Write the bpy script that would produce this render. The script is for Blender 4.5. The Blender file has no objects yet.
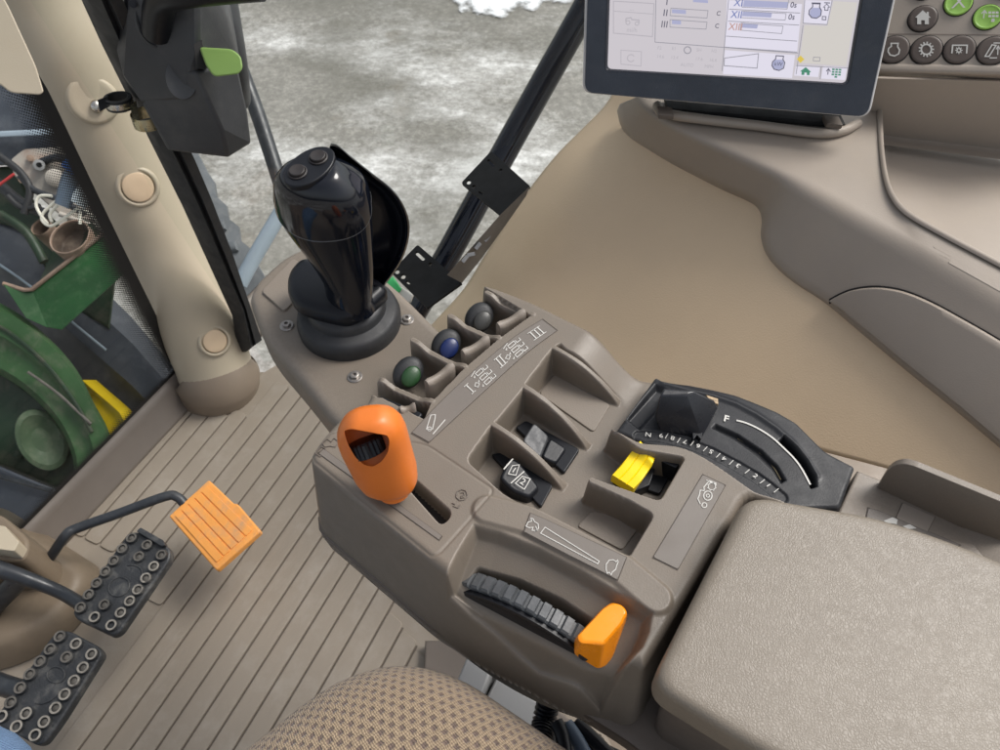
import bpy, bmesh, math, random
import numpy as np
from mathutils import Vector, Matrix
random.seed(4); rng = np.random.default_rng(4)
SC = bpy.context.scene; COL = SC.collection
# ------------------------------------------------------------------ camera model
TH = math.radians(51.6); CH = 0.95
CF = Vector((0, math.cos(TH), -math.sin(TH))); CU = Vector((0, math.sin(TH), math.cos(TH))); CR = Vector((1, 0, 0))
CC = Vector((0, 0, CH)); FP = 750.0
def ray(x, y): return CF + CR*((x-500)/FP) - CU*((y-375)/FP)
def W(x, y, z):
    r = ray(x, y); return CC + r*((z-CH)/r.z)
def D(x, y, d): return CC + ray(x, y)*d
def depth(p): return (Vector(p)-CC).dot(CF)
class Pl:
    def __init__(s, p, n):
        s.p = Vector(p); s.n = Vector(n).normalized()
    def at(s, x, y, lift=0.0):
        r = ray(x, y); return CC + r*((s.p-CC).dot(s.n)/r.dot(s.n)) + s.n*lift
def Z(z): return Pl((0, 0, z), (0, 0, 1))
cam = bpy.data.cameras.new('camera'); co = bpy.data.objects.new('camera', cam); COL.objects.link(co)
cam.lens = 27.0; cam.sensor_width = 36.0; cam.clip_start = 0.02; cam.clip_end = 400
cam.dof.use_dof = True; cam.dof.focus_distance = 0.52; cam.dof.aperture_fstop = 24.0
co.location = CC; co.rotation_euler = (math.pi/2-TH, 0, 0); SC.camera = co
YAW = math.radians(33.9); RU = Vector((math.sin(YAW), math.cos(YAW), 0)); FU = Vector((-math.cos(YAW), math.sin(YAW), 0))
YV = math.radians(24.5); RV = Vector((math.sin(YV), math.cos(YV), 0)); FV = Vector((-math.cos(YV), math.sin(YV), 0))
UP = Vector((0, 0, 1))
# ------------------------------------------------------------------ materials
def lin(r, g, b):
    f = lambda c: (c/255/12.92) if c <= 10 else ((c/255+0.055)/1.055)**2.4
    return (f(r), f(g), f(b), 1)
def new_mat(name):
    m = bpy.data.materials.new(name); m.use_nodes = True; nt = m.node_tree
    return m, nt, nt.nodes['Principled BSDF'], nt.nodes.new, nt.links.new
def noise(nt, scale, detail=4, rough=0.55, vec=None):
    n = nt.nodes.new('ShaderNodeTexNoise'); n.inputs['Scale'].default_value = scale
    n.inputs['Detail'].default_value = detail; n.inputs['Roughness'].default_value = rough
    if vec is not None: nt.links.new(vec, n.inputs['Vector'])
    return n
def ramp(nt, src, stops):
    r = nt.nodes.new('ShaderNodeValToRGB'); e = r.color_ramp.elements
    while len(e) < len(stops): e.new(0.5)
    for i, (p, c) in enumerate(stops):
        e[i].position = p; e[i].color = c if len(c) == 4 else (*c, 1)
    nt.links.new(src, r.inputs['Fac']); return r
def g(v): return (v, v, v, 1)
def mat(name, rgb, rough=0.5, var=0.12, vscale=14, grain=900, bump=0.12, bdist=0.0004, metal=0.0, spec=0.5,
        dirt=None, dirt_amt=0.4, dscale=25, rvar=0.12, coat=0.0):
    m, nt, b, N, L = new_mat(name)
    tc = N('ShaderNodeTexCoord'); v = tc.outputs['Object']
    n1 = noise(nt, vscale, 5, 0.6, v)
    c = rgb
    lo = tuple(x*(1-var) for x in c[:3])+(1,); hi = tuple(min(1, x*(1+var)) for x in c[:3])+(1,)
    r1 = ramp(nt, n1.outputs['Fac'], [(0.3, lo), (0.7, hi)])
    colout = r1.outputs['Color']
    if dirt is not None:
        n2 = noise(nt, dscale, 8, 0.7, v)
        r2 = ramp(nt, n2.outputs['Fac'], [(0.5, g(0)), (0.72, g(dirt_amt))])
        mx = N('ShaderNodeMix'); mx.data_type = 'RGBA'
        L(r2.outputs['Color'], mx.inputs['Factor']); L(colout, mx.inputs['A']); mx.inputs['B'].default_value = dirt
        colout = mx.outputs['Result']
    L(colout, b.inputs['Base Color'])
    n3 = noise(nt, vscale*3, 6, 0.65, v)
    r3 = ramp(nt, n3.outputs['Fac'], [(0.3, g(max(0, rough-rvar))), (0.7, g(min(1, rough+rvar)))])
    L(r3.outputs['Color'], b.inputs['Roughness'])
    b.inputs['Metallic'].default_value = metal; b.inputs['Specular IOR Level'].default_value = spec
    b.inputs['Coat Weight'].default_value = coat
    if bump > 0:
        n4 = noise(nt, grain, 2, 0.5, v)
        bp = N('ShaderNodeBump'); bp.inputs['Strength'].default_value = bump; bp.inputs['Distance'].default_value = bdist
        L(n4.outputs['Fac'], bp.inputs['Height']); L(bp.outputs['Normal'], b.inputs['Normal'])
    return m
TAUPE = lin(114, 105, 94)
M = {}
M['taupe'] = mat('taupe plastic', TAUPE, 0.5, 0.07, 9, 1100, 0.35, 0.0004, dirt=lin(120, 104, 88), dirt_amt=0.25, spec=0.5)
M['taupe_dk'] = mat('darker taupe plastic', lin(100, 91, 83), 0.5, 0.08, 9, 1000, 0.3, 0.0004)
M['plate'] = mat('grey label plate', lin(110, 103, 96), 0.5, 0.05, 20, 1500, 0.15)
M['seam'] = mat('seam shadow line', lin(70, 62, 55), 0.7, 0.05, 20, 900, 0)
M['slot'] = mat('slot interior', lin(24, 22, 21), 0.7, 0.1, 20, 900, 0)
M['white'] = mat('white print', lin(196, 194, 188), 0.5, 0.05, 30, 900, 0)
M['tan'] = mat('tan fender vinyl', lin(214, 190, 158), 0.55, 0.04, 5, 700, 0.35, 0.0006, dirt=lin(170, 140, 105), dirt_amt=0.12, dscale=6)
M['grey_con'] = mat('grey brown console plastic', lin(156, 145, 133), 0.5, 0.05, 7, 900, 0.25, 0.0004, dirt=lin(170, 155, 135), dirt_amt=0.2, dscale=18)
M['post'] = mat('beige pillar plastic', lin(178, 166, 145), 0.5, 0.05, 6, 800, 0.2, 0.0005, dirt=lin(170, 150, 125), dirt_amt=0.25, dscale=9)
M['collar'] = mat('pillar collar plastic', lin(128, 114, 99), 0.5, 0.07, 8, 800, 0.2)
M['gloss'] = mat('gloss black plastic', (0.005, 0.0065, 0.011, 1), 0.10, 0.1, 10, 500, 0, rvar=0.04, spec=0.5)
M['satin'] = mat('satin black plastic', (0.008, 0.009, 0.012, 1), 0.36, 0.15, 15, 900, 0.15, rvar=0.08, spec=0.3)
M['rubber'] = mat('black rubber', (0.018, 0.019, 0.021, 1), 0.55, 0.2, 20, 700, 0.2, dirt=(0.07, 0.065, 0.06, 1), dirt_amt=0.35)
M['quad'] = mat('charcoal quadrant plastic', (0.018, 0.019, 0.022, 1), 0.42, 0.15, 18, 900, 0.2, spec=0.28, dirt=(0.11, 0.11, 0.11, 1), dirt_amt=0.35, dscale=40)
M['box'] = mat('charcoal box plastic', (0.042, 0.044, 0.048, 1), 0.5, 0.2, 12, 700, 0.3, dirt=(0.12, 0.115, 0.105, 1), dirt_amt=0.4, dscale=14)
M['bezel'] = mat('slate monitor plastic', (0.046, 0.056, 0.074, 1), 0.55, 0.15, 22, 1200, 0.4, 0.0005, dirt=(0.12, 0.125, 0.13, 1), dirt_amt=0.25, dscale=40)
M['orange'] = mat('orange plastic', lin(217, 116, 42), 0.4, 0.07, 14, 800, 0.12, dirt=lin(190, 105, 45), dirt_amt=0.4, dscale=20)
M['orange2'] = mat('glossy orange plastic', lin(246, 146, 18), 0.25, 0.03, 14, 800, 0.05)
M['orange_pad'] = mat('worn orange rubber', lin(236, 160, 78), 0.6, 0.07, 25, 500, 0.25, dirt=lin(196, 150, 112), dirt_amt=0.9, dscale=42)
M['yellow'] = mat('yellow plastic', lin(250, 215, 10), 0.4, 0.04, 30, 700, 0.1)
M['knob_green'] = mat('green insert', lin(32, 66, 34), 0.45, 0.12, 60, 900, 0.2)
M['knob_blue'] = mat('blue insert', lin(17, 34, 82), 0.4, 0.1, 60, 900, 0.1)
M['knob_grey'] = mat('grey insert', lin(54, 54, 52), 0.45, 0.1, 60, 900, 0.1)
M['floor'] = mat('floor mat vinyl', lin(144, 133, 119), 0.5, 0.035, 5, 500, 0.25, 0.0006, dirt=lin(166, 158, 147), dirt_amt=0.45, dscale=16)
M['groove'] = mat('floor mat groove shade', lin(96, 86, 75), 0.65, 0.1, 8, 500, 0.2, dirt=lin(90, 80, 70), dirt_amt=0.6)
M['pedal'] = mat('worn pedal rubber', (0.03, 0.032, 0.035, 1), 0.5, 0.3, 40, 400, 0.5, 0.001, dirt=(0.2, 0.19, 0.17, 1), dirt_amt=0.6, dscale=45)
M['stud'] = mat('worn lit stud rim', lin(150, 144, 134), 0.55, 0.4, 60, 400, 0.3, dirt=lin(62, 58, 54), dirt_amt=1.0, dscale=55)
M['stud_dk'] = mat('dusty stud', lin(92, 88, 82), 0.6, 0.3, 60, 400, 0.3)
M['bar'] = mat('black painted bar', (0.022, 0.025, 0.03, 1), 0.38, 0.3, 20, 500, 0.15, dirt=(0.1, 0.1, 0.1, 1), dirt_amt=0.4, dscale=40)
M['steel'] = mat('black sheet steel', (0.007, 0.007, 0.007, 1), 0.55, 0.2, 20, 700, 0.1, spec=0.15)
M['zinc'] = mat('zinc plated steel', lin(190, 182, 150), 0.28, 0.1, 40, 500, 0.05, metal=0.9)
M['chrome'] = mat('bright screw steel', lin(200, 196, 188), 0.25, 0.1, 60, 500, 0.05, metal=1.0)
M['green'] = mat('green paint', lin(30, 80, 36), 0.45, 0.25, 14, 500, 0.05, dirt=lin(110, 130, 100), dirt_amt=0.3, dscale=40)
M['green_f'] = mat('dusty green fender', lin(50, 84, 46), 0.55, 0.2, 7, 400, 0.1, dirt=lin(104, 108, 88), dirt_amt=0.8, dscale=20)
M['green_dk'] = mat('dark green casting', lin(24, 48, 27), 0.55, 0.3, 9, 400, 0.2, dirt=lin(80, 75, 62), dirt_amt=0.8, dscale=14)
M['lime'] = mat('green handle plastic', lin(122, 152, 80), 0.5, 0.06, 30, 600, 0.1)
M['lime_btn'] = mat('lime button', lin(146, 190, 86), 0.4, 0.04, 30, 600, 0.05)
M['brown_btn'] = mat('brown button', lin(84, 73, 66), 0.45, 0.06, 30, 600, 0.15)
M['fender_blk'] = mat('black fender plastic', (0.045, 0.052, 0.066, 1), 0.42, 0.3, 5, 300, 0.1, dirt=(0.14, 0.15, 0.165, 1), dirt_amt=0.6, dscale=9)
M['dusty_plate'] = mat('dusty beige steel', lin(176, 168, 158), 0.65, 0.2, 14, 200, 0.2, dirt=lin(150, 112, 92), dirt_amt=0.8, dscale=14)
M['yel_rim'] = mat('yellow wheel paint', lin(240, 205, 30), 0.4, 0.06, 14, 400, 0.05)
M['tyre'] = mat('grey tyre rubber', (0.12, 0.13, 0.14, 1), 0.7, 0.2, 9, 150, 0.4, dirt=(0.25, 0.25, 0.25, 1), dirt_amt=0.5)
M['grey_tube'] = mat('blue grey paint', lin(150, 163, 174), 0.45, 0.08, 12, 400, 0.1)
M['grey_panel'] = mat('light grey plastic', lin(136, 136, 136), 0.5, 0.05, 12, 600, 0.1)
M['wire'] = mat('cream wire', lin(225, 220, 205), 0.5, 0.05, 12, 600, 0)
M['wirew'] = mat('white connector', lin(205, 216, 222), 0.5, 0.05, 12, 600, 0)
M['bluecon'] = mat('blue connector', lin(40, 120, 215), 0.5, 0.05, 12, 600, 0)
M['slatecon'] = mat('slate connector', lin(86, 100, 116), 0.5, 0.05, 12, 600, 0)
M['rust'] = mat('rusty rim', lin(150, 128, 112), 0.7, 0.25, 50, 300, 0.3, dirt=lin(120, 85, 65), dirt_amt=0.7)
M['dark'] = mat('dark cavity', (0.012, 0.012, 0.012, 1), 0.8, 0.3, 20, 300, 0)

def lighten_edges(m, c, amt):  # convex edges mixed paler: wear plus edge highlights put into the colour
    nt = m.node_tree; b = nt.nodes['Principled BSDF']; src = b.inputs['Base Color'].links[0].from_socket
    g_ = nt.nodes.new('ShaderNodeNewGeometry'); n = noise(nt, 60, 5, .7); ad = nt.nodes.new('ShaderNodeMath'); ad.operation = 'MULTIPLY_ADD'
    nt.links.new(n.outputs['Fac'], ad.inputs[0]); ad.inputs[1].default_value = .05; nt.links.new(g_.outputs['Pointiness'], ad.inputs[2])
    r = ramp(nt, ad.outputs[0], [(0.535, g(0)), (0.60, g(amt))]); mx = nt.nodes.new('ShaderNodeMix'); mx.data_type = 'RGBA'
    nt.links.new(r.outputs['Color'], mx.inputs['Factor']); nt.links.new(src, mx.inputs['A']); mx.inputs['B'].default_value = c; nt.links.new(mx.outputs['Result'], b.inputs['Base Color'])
lighten_edges(M['taupe'], lin(158, 148, 138), .55); lighten_edges(M['quad'], (.12, .12, .12, 1), .5)
def leather():
    m, nt, b, N, L = new_mat('armrest vinyl grain')
    tc = N('ShaderNodeTexCoord'); v = tc.outputs['Object']
    n = noise(nt, 8, 5, 0.6, v)
    r = ramp(nt, n.outputs['Fac'], [(0.3, lin(119, 110, 98)), (0.7, lin(129, 120, 107))])
    n5 = noise(nt, 38, 7, 0.7, v); r5 = ramp(nt, n5.outputs['Fac'], [(0.66, g(0)), (0.74, g(0.35))])
    mx = N('ShaderNodeMix'); mx.data_type = 'RGBA'; L(r5.outputs['Color'], mx.inputs['Factor']); L(r.outputs['Color'], mx.inputs['A'])
    mx.inputs['B'].default_value = lin(112, 101, 90); L(mx.outputs['Result'], b.inputs['Base Color'])
    b.inputs['Roughness'].default_value = 0.42
    nw = noise(nt, 120, 2, 0.5, v)
    va = N('ShaderNodeVectorMath'); va.operation = 'SCALE'; va.inputs['Scale'].default_value = 0.006; L(nw.outputs['Color'], va.inputs[0])
    vb = N('ShaderNodeVectorMath'); vb.operation = 'ADD'; L(v, vb.inputs[0]); L(va.outputs[0], vb.inputs[1])
    vo = N('ShaderNodeTexVoronoi'); vo.feature = 'DISTANCE_TO_EDGE'; vo.inputs['Scale'].default_value = 760; L(vb.outputs[0], vo.inputs['Vector'])
    rr = ramp(nt, vo.outputs['Distance'], [(0.0, g(0)), (0.25, g(1))])
    bp = N('ShaderNodeBump'); bp.inputs['Strength'].default_value = 0.32; bp.inputs['Distance'].default_value = 0.00025
    L(rr.outputs['Color'], bp.inputs['Height']); L(bp.outputs['Normal'], b.inputs['Normal'])
    return m
M['leather'] = leather()

def fabric():
    m, nt, b, N, L = new_mat('seat knit fabric')
    tc = N('ShaderNodeTexCoord'); uv = tc.outputs['UV']
    sp = N('ShaderNodeSeparateXYZ'); L(uv, sp.inputs[0])
    def mth(op, a, bb=None, clamp=False):
        n = N('ShaderNodeMath'); n.operation = op; n.use_clamp = clamp
        for i, x in enumerate((a, bb)):
            if x is None: continue
            if isinstance(x, (int, float)): n.inputs[i].default_value = x
            else: L(x, n.inputs[i])
        return n.outputs[0]
    nz = noise(nt, 260, 3, 0.6, uv)
    wob = mth('MULTIPLY', mth('SUBTRACT', nz.outputs['Fac'], 0.5), 0.35)
    a = mth('ADD', mth('MULTIPLY', sp.outputs['X'], 1/0.0066), wob)
    c = mth('ADD', mth('MULTIPLY', sp.outputs['Y'], 1/0.0052), wob)
    row = mth('FLOOR', c)
    odd = mth('MULTIPLY', mth('FLOORED_MODULO', row, 2.0), 0.5)
    fa = mth('FRACT', mth('ADD', a, odd)); fc = mth('FRACT', c)
    da = mth('ABSOLUTE', mth('SUBTRACT', fa, 0.5)); dc = mth('ABSOLUTE', mth('SUBTRACT', fc, 0.5))
    dd = mth('MAXIMUM', mth('MULTIPLY', da, 1.2), dc)
    dot = mth('MULTIPLY', mth('SUBTRACT', 0.34, dd), 7.0, True)
    wv = mth('SINE', mth('MULTIPLY', a, 6.283*5)); wv2 = mth('SINE', mth('MULTIPLY', c, 6.283*3))
    thr = mth('MULTIPLY', mth('ADD', mth('ADD', wv, mth('MULTIPLY', wv2, 0.6)), 1.6), 0.31, True)
    light = ramp(nt, thr, [(0.0, lin(114, 97, 78)), (1.0, lin(172, 152, 126))])
    darkc = ramp(nt, thr, [(0.0, lin(84, 70, 62)), (1.0, lin(122, 104, 94))])
    mx = N('ShaderNodeMix'); mx.data_type = 'RGBA'; L(dot, mx.inputs['Factor']); L(light.outputs['Color'], mx.inputs['A']); L(darkc.outputs['Color'], mx.inputs['B'])
    L(mx.outputs['Result'], b.inputs['Base Color']); b.inputs['Roughness'].default_value = 0.9
    b.inputs['Sheen Weight'].default_value = 0.2
    h = mth('SUBTRACT', mth('MULTIPLY', thr, 0.5), mth('MULTIPLY', dot, 0.9))
    bp = N('ShaderNodeBump'); bp.inputs['Strength'].default_value = 0.8; bp.inputs['Distance'].default_value = 0.0012
    L(h, bp.inputs['Height']); L(bp.outputs['Normal'], b.inputs['Normal'])
    return m
M['fabric'] = fabric()

def denim():
    m, nt, b, N, L = new_mat('blue denim')
    tc = N('ShaderNodeTexCoord'); v = tc.outputs['Object']
    w = N('ShaderNodeTexWave'); w.inputs['Scale'].default_value = 260; w.inputs['Distortion'].default_value = 3; L(v, w.inputs['Vector'])
    n = noise(nt, 500, 3, 0.7, v)
    ad = N('ShaderNodeMath'); ad.operation = 'ADD'; L(w.outputs['Fac'], ad.inputs[0]); L(n.outputs['Fac'], ad.inputs[1])
    r = ramp(nt, ad.outputs[0], [(0.45, lin(28, 52, 96)), (1.0, lin(126, 158, 196))]); L(r.outputs['Color'], b.inputs['Base Color'])
    b.inputs['Roughness'].default_value = 0.9
    bp = N('ShaderNodeBump'); bp.inputs['Strength'].default_value = 0.6; bp.inputs['Distance'].default_value = 0.001
    L(ad.outputs[0], bp.inputs['Height']); L(bp.outputs['Normal'], b.inputs['Normal'])
    return m
M['denim'] = denim()

def ground():
    m, nt, b, N, L = new_mat('slushy gravel yard')
    tc = N('ShaderNodeTexCoord'); v = tc.outputs['Object']
    mp = N('ShaderNodeMapping'); mp.inputs['Scale'].default_value = (0.8, 1.5, 1); mp.inputs['Rotation'].default_value = (0, 0, 0.45); L(v, mp.inputs['Vector'])
    n1 = noise(nt, 1.1, 10, 0.70, mp.outputs[0]); n2 = noise(nt, 34, 5, 0.75, v); n3 = noise(nt, 0.55, 3, 0.5, v)
    ad = N('ShaderNodeMath'); ad.operation = 'MULTIPLY_ADD'; L(n2.outputs['Fac'], ad.inputs[0]); ad.inputs[1].default_value = 0.22; L(n1.outputs['Fac'], ad.inputs[2])
    ad2 = N('ShaderNodeMath'); ad2.operation = 'MULTIPLY_ADD'; L(n3.outputs['Fac'], ad2.inputs[0]); ad2.inputs[1].default_value = 0.45; L(ad.outputs[0], ad2.inputs[2])
    base = ramp(nt, n2.outputs['Fac'], [(0.25, lin(104, 101, 94)), (0.5, lin(132, 129, 122)), (0.75, lin(168, 164, 155))])
    fac = ramp(nt, ad2.outputs[0], [(0.80, g(0)), (0.90, g(0.3)), (1.06, g(1))])
    mx = N('ShaderNodeMix'); mx.data_type = 'RGBA'; L(fac.outputs['Color'], mx.inputs['Factor']); L(base.outputs['Color'], mx.inputs['A']); mx.inputs['B'].default_value = (0.74, 0.73, 0.71, 1)
    n6 = noise(nt, 2.6, 4, 0.6, v); r6 = ramp(nt, n6.outputs['Fac'], [(0.62, g(0)), (0.75, g(0.4))])
    mx2 = N('ShaderNodeMix'); mx2.data_type = 'RGBA'; L(r6.outputs['Color'], mx2.inputs['Factor']); L(mx.outputs['Result'], mx2.inputs['A']); mx2.inputs['B'].default_value = lin(120, 106, 84)
    n7 = noise(nt, 0.75, 6, 0.6, v); r7 = ramp(nt, n7.outputs['Fac'], [(0.50, g(0)), (0.62, g(0.55))])
    mx3 = N('ShaderNodeMix'); mx3.data_type = 'RGBA'; L(r7.outputs['Color'], mx3.inputs['Factor']); L(mx2.outputs['Result'], mx3.inputs['A']); mx3.inputs['B'].default_value = lin(92, 90, 80)
    L(mx3.outputs['Result'], b.inputs['Base Color']); b.inputs['Roughness'].default_value = 0.7
    bp = N('ShaderNodeBump'); bp.inputs['Strength'].default_value = 0.5; bp.inputs['Distance'].default_value = 0.015
    L(ad2.outputs[0], bp.inputs['Height']); L(bp.outputs['Normal'], b.inputs['Normal'])
    return m
M['ground'] = ground()

def glass(name, tint, refl=0.06):
    m, nt, b, N, L = new_mat(name)
    nt.nodes.remove(b); out = nt.nodes['Material Output']
    t = N('ShaderNodeBsdfTransparent'); t.inputs['Color'].default_value = tint
    gl = N('ShaderNodeBsdfGlossy'); gl.inputs['Roughness'].default_value = 0.02
    lw = N('ShaderNodeFresnel'); lw.inputs['IOR'].default_value = 1.3
    mx = N('ShaderNodeMixShader'); L(lw.outputs[0], mx.inputs['Fac']); L(t.outputs[0], mx.inputs[1]); L(gl.outputs[0], mx.inputs[2]); L(mx.outputs[0], out.inputs['Surface'])
    return m
M['glass'] = glass('window glass', (0.93, 0.96, 0.95, 1))
def frit():
    m, nt, b, N, L = new_mat('ceramic dot border')
    out = nt.nodes['Material Output']; b.inputs['Base Color'].default_value = (0.008, 0.008, 0.009, 1); b.inputs['Roughness'].default_value = 0.4
    tc = N('ShaderNodeTexCoord'); sp = N('ShaderNodeSeparateXYZ'); L(tc.outputs['UV'], sp.inputs[0])
    def mth(op, a, bb=None):
        n = N('ShaderNodeMath'); n.operation = op
        for i, x in enumerate((a, bb)):
            if x is None: continue
            if isinstance(x, (int, float)): n.inputs[i].default_value = x
            else: L(x, n.inputs[i])
        return n.outputs[0]
    pit = 0.0040
    p = mth('MULTIPLY', mth('ADD', sp.outputs['X'], sp.outputs['Y']), 1/pit); q = mth('MULTIPLY', mth('SUBTRACT', sp.outputs['X'], sp.outputs['Y']), 1/pit)
    dx = mth('SUBTRACT', mth('FRACT', p), 0.5); dy = mth('SUBTRACT', mth('FRACT', q), 0.5)
    d = mth('SQRT', mth('ADD', mth('MULTIPLY', dx, dx), mth('MULTIPLY', dy, dy)))
    at = N('ShaderNodeAttribute'); at.attribute_name = 'fade'
    rad = mth('SUBTRACT', 0.64, mth('MULTIPLY', at.outputs['Fac'], 0.56))
    fac = mth('LESS_THAN', d, rad)
    t = N('ShaderNodeBsdfTransparent'); mx = N('ShaderNodeMixShader')
    L(fac, mx.inputs['Fac']); L(t.outputs[0], mx.inputs[1]); L(b.outputs[0], mx.inputs[2]); L(mx.outputs[0], out.inputs['Surface'])
    return m
M['frit'] = frit()
def emis(name, rgb, e):
    m, nt, b, N, L = new_mat(name); b.inputs['Base Color'].default_value = (0.02, 0.02, 0.02, 1); b.inputs['Roughness'].default_value = 0.2
    b.inputs['Emission Color'].default_value = rgb; b.inputs['Emission Strength'].default_value = e; return m
# ------------------------------------------------------------------ object helpers
def tag(o, label=None, cat=None, group=None, kind=None):
    if label: o['label'] = label
    if cat: o['category'] = cat
    if group: o['group'] = group
    if kind: o['kind'] = kind
    return o
def thing(name, label, cat, loc, group=None):
    o = bpy.data.objects.new(name, None); o.empty_display_size = 0.02; o.location = loc; COL.objects.link(o)
    return tag(o, label, cat, group)
def wloc(o):
    v = Vector((0, 0, 0))
    while o is not None: v += o.location; o = o.parent
    return v
def sharpen(bm, ang=38):
    a = math.radians(ang); bm.normal_update()
    for f in bm.faces: f.smooth = True
    for e in bm.edges:
        if len(e.link_faces) == 2:
            e.smooth = e.calc_face_angle(0) < a
def obj(name, bm, m, parent=None, origin=None, sub=0, ang=38, solid=0, bev=0, wn=True):
    base = wloc(parent) if parent is not None else (Vector(origin) if origin is not None else Vector((0, 0, 0)))
    if sub == 0 and ang < 170: bmesh.ops.recalc_face_normals(bm, faces=bm.faces)
    bmesh.ops.translate(bm, vec=-base, verts=bm.verts)
    if sub == 0 and ang < 170: sharpen(bm, ang)
    else:
        for f in bm.faces: f.smooth = True
    me = bpy.data.meshes.new(name); bm.to_mesh(me); bm.free()
    for mm in (m if isinstance(m, (list, tuple)) else [m]): me.materials.append(mm)
    o = bpy.data.objects.new(name, me); COL.objects.link(o)
    if parent is not None: o.parent = parent
    else: o.location = base
    if solid:
        s = o.modifiers.new('thick', 'SOLIDIFY'); s.thickness = abs(solid); s.offset = -1 if solid > 0 else 1
    if not sub and len(me.polygons) < 30000 and wn:
        wm = o.modifiers.new('normals', 'WEIGHTED_NORMAL'); wm.keep_sharp = True
    if bev:
        bv = o.modifiers.new('bevel', 'BEVEL'); bv.width = bev; bv.segments = 2; bv.limit_method = 'ANGLE'; bv.angle_limit = math.radians(40); bv.harden_normals = False
    if sub:
        s = o.modifiers.new('smooth', 'SUBSURF'); s.levels = sub; s.render_levels = sub
    return o
def BM(): return bmesh.new()
def rounded(pts, r, n=5):
    pts = [Vector(p) for p in pts]; out = []; N = len(pts)
    rs = (list(r)+[r[-1]]*N)[:N] if isinstance(r, (list, tuple)) else [r]*N
    for i, p in enumerate(pts):
        a = (pts[i-1]-p); b = (pts[(i+1) % N]-p); k = min(rs[i], a.length*0.45, b.length*0.45)
        if k <= 1e-6: out.append(p); continue
        A = p+a.normalized()*k; B = p+b.normalized()*k
        for j in range(n+1):
            t = j/n; out.append(A*(1-t)**2+p*2*t*(1-t)+B*t*t)
    return out
def prism(bm, top, vec, bevel=0.0, seg=3, bottom_scale=1.0, only_top=True):
    """closed prism from a loop of world points, extruded by vec"""
    top = [Vector(p) for p in top]; vec = Vector(vec)
    c = sum(top, Vector())/len(top)
    a = [bm.verts.new(p) for p in top]; b = [bm.verts.new(c+(p-c)*bottom_scale+vec) for p in top]
    fs = [bm.faces.new(a), bm.faces.new(list(reversed(b)))]; n = len(a)
    for i in range(n): fs.append(bm.faces.new((a[(i+1) % n], a[i], b[i], b[(i+1) % n])))
    bmesh.ops.recalc_face_normals(bm, faces=fs)
    if bevel > 0:
        es = list(fs[0].edges) + ([] if only_top else list(fs[1].edges))
        bmesh.ops.bevel(bm, geom=es, offset=bevel, segments=seg, profile=0.5, affect='EDGES', clamp_overlap=True)
def box(bm, c, ax, ay, az, bevel=0.0, seg=2):
    """box centred c with half-extent vectors"""
    c, ax, ay, az = Vector(c), Vector(ax), Vector(ay), Vector(az)
    v = [bm.verts.new(c+ax*i+ay*j+az*k) for i in (-1, 1) for j in (-1, 1) for k in (-1, 1)]
    q = [(0, 1, 3, 2), (4, 6, 7, 5), (0, 4, 5, 1), (2, 3, 7, 6), (0, 2, 6, 4), (1, 5, 7, 3)]
    fs = [bm.faces.new([v[i] for i in f]) for f in q]
    bmesh.ops.recalc_face_normals(bm, faces=fs)
    if bevel:
        es = list({e for f in fs for e in f.edges})
        bmesh.ops.bevel(bm, geom=es, offset=bevel, segments=seg, profile=0.5, affect='EDGES', clamp_overlap=True)
def catmull(pts, n=8, closed=False):
    pts = [Vector(p) for p in pts]; out = []; N = len(pts)
    rng_ = range(N if closed else N-1)
    for i in rng_:
        if closed: p0, p1, p2, p3 = pts[i-1], pts[i], pts[(i+1) % N], pts[(i+2) % N]
        else: p0, p1, p2, p3 = pts[max(i-1, 0)], pts[i], pts[i+1], pts[min(i+2, N-1)]
        for j in range(n):
            t = j/n
            out.append(0.5*((2*p1)+(p2-p0)*t+(2*p0-5*p1+4*p2-p3)*t*t+(3*p1-p0-3*p2+p3)*t**3))
    if not closed: out.append(pts[-1])
    return out
def frames(pts):
    N = len(pts); T = []
    for i in range(N): T.append((pts[min(i+1, N-1)]-pts[max(i-1, 0)]).normalized())
    ref = Vector((0, 0, 1)) if abs(T[0].z) < 0.9 else Vector((1, 0, 0))
    n = (ref-T[0]*ref.dot(T[0])).normalized(); out = []
    for t in T:
        n = (n-t*n.dot(t)).normalized(); out.append((t, n, t.cross(n)))
    return out
def tube(bm, pts, r, sides=14, spline=8, caps=True, flat=1.0, closed=False):
    rr = r if isinstance(r, (list, tuple)) else [r]*len(pts)
    if spline:
        R3 = catmull([Vector((x, 0, 0)) for x in rr], spline, closed); pts = catmull(pts, spline, closed); rr = [max(1e-5, x.x) for x in R3]
    else: pts = [Vector(p) for p in pts]
    fr = frames(pts); rings = []
    for p, (t, n, b), q in zip(pts, fr, rr):
        rings.append([bm.verts.new(p+n*(math.cos(2*math.pi*k/sides)*q)+b*(math.sin(2*math.pi*k/sides)*q*flat)) for k in range(sides)])
    pairs = list(zip(rings, rings[1:])) + ([(rings[-1], rings[0])] if closed else [])
    for A, B in pairs:
        for k in range(sides): bm.faces.new((A[k], A[(k+1) % sides], B[(k+1) % sides], B[k]))
    if caps and not closed:
        bm.faces.new(list(reversed(rings[0]))); bm.faces.new(rings[-1])
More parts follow.
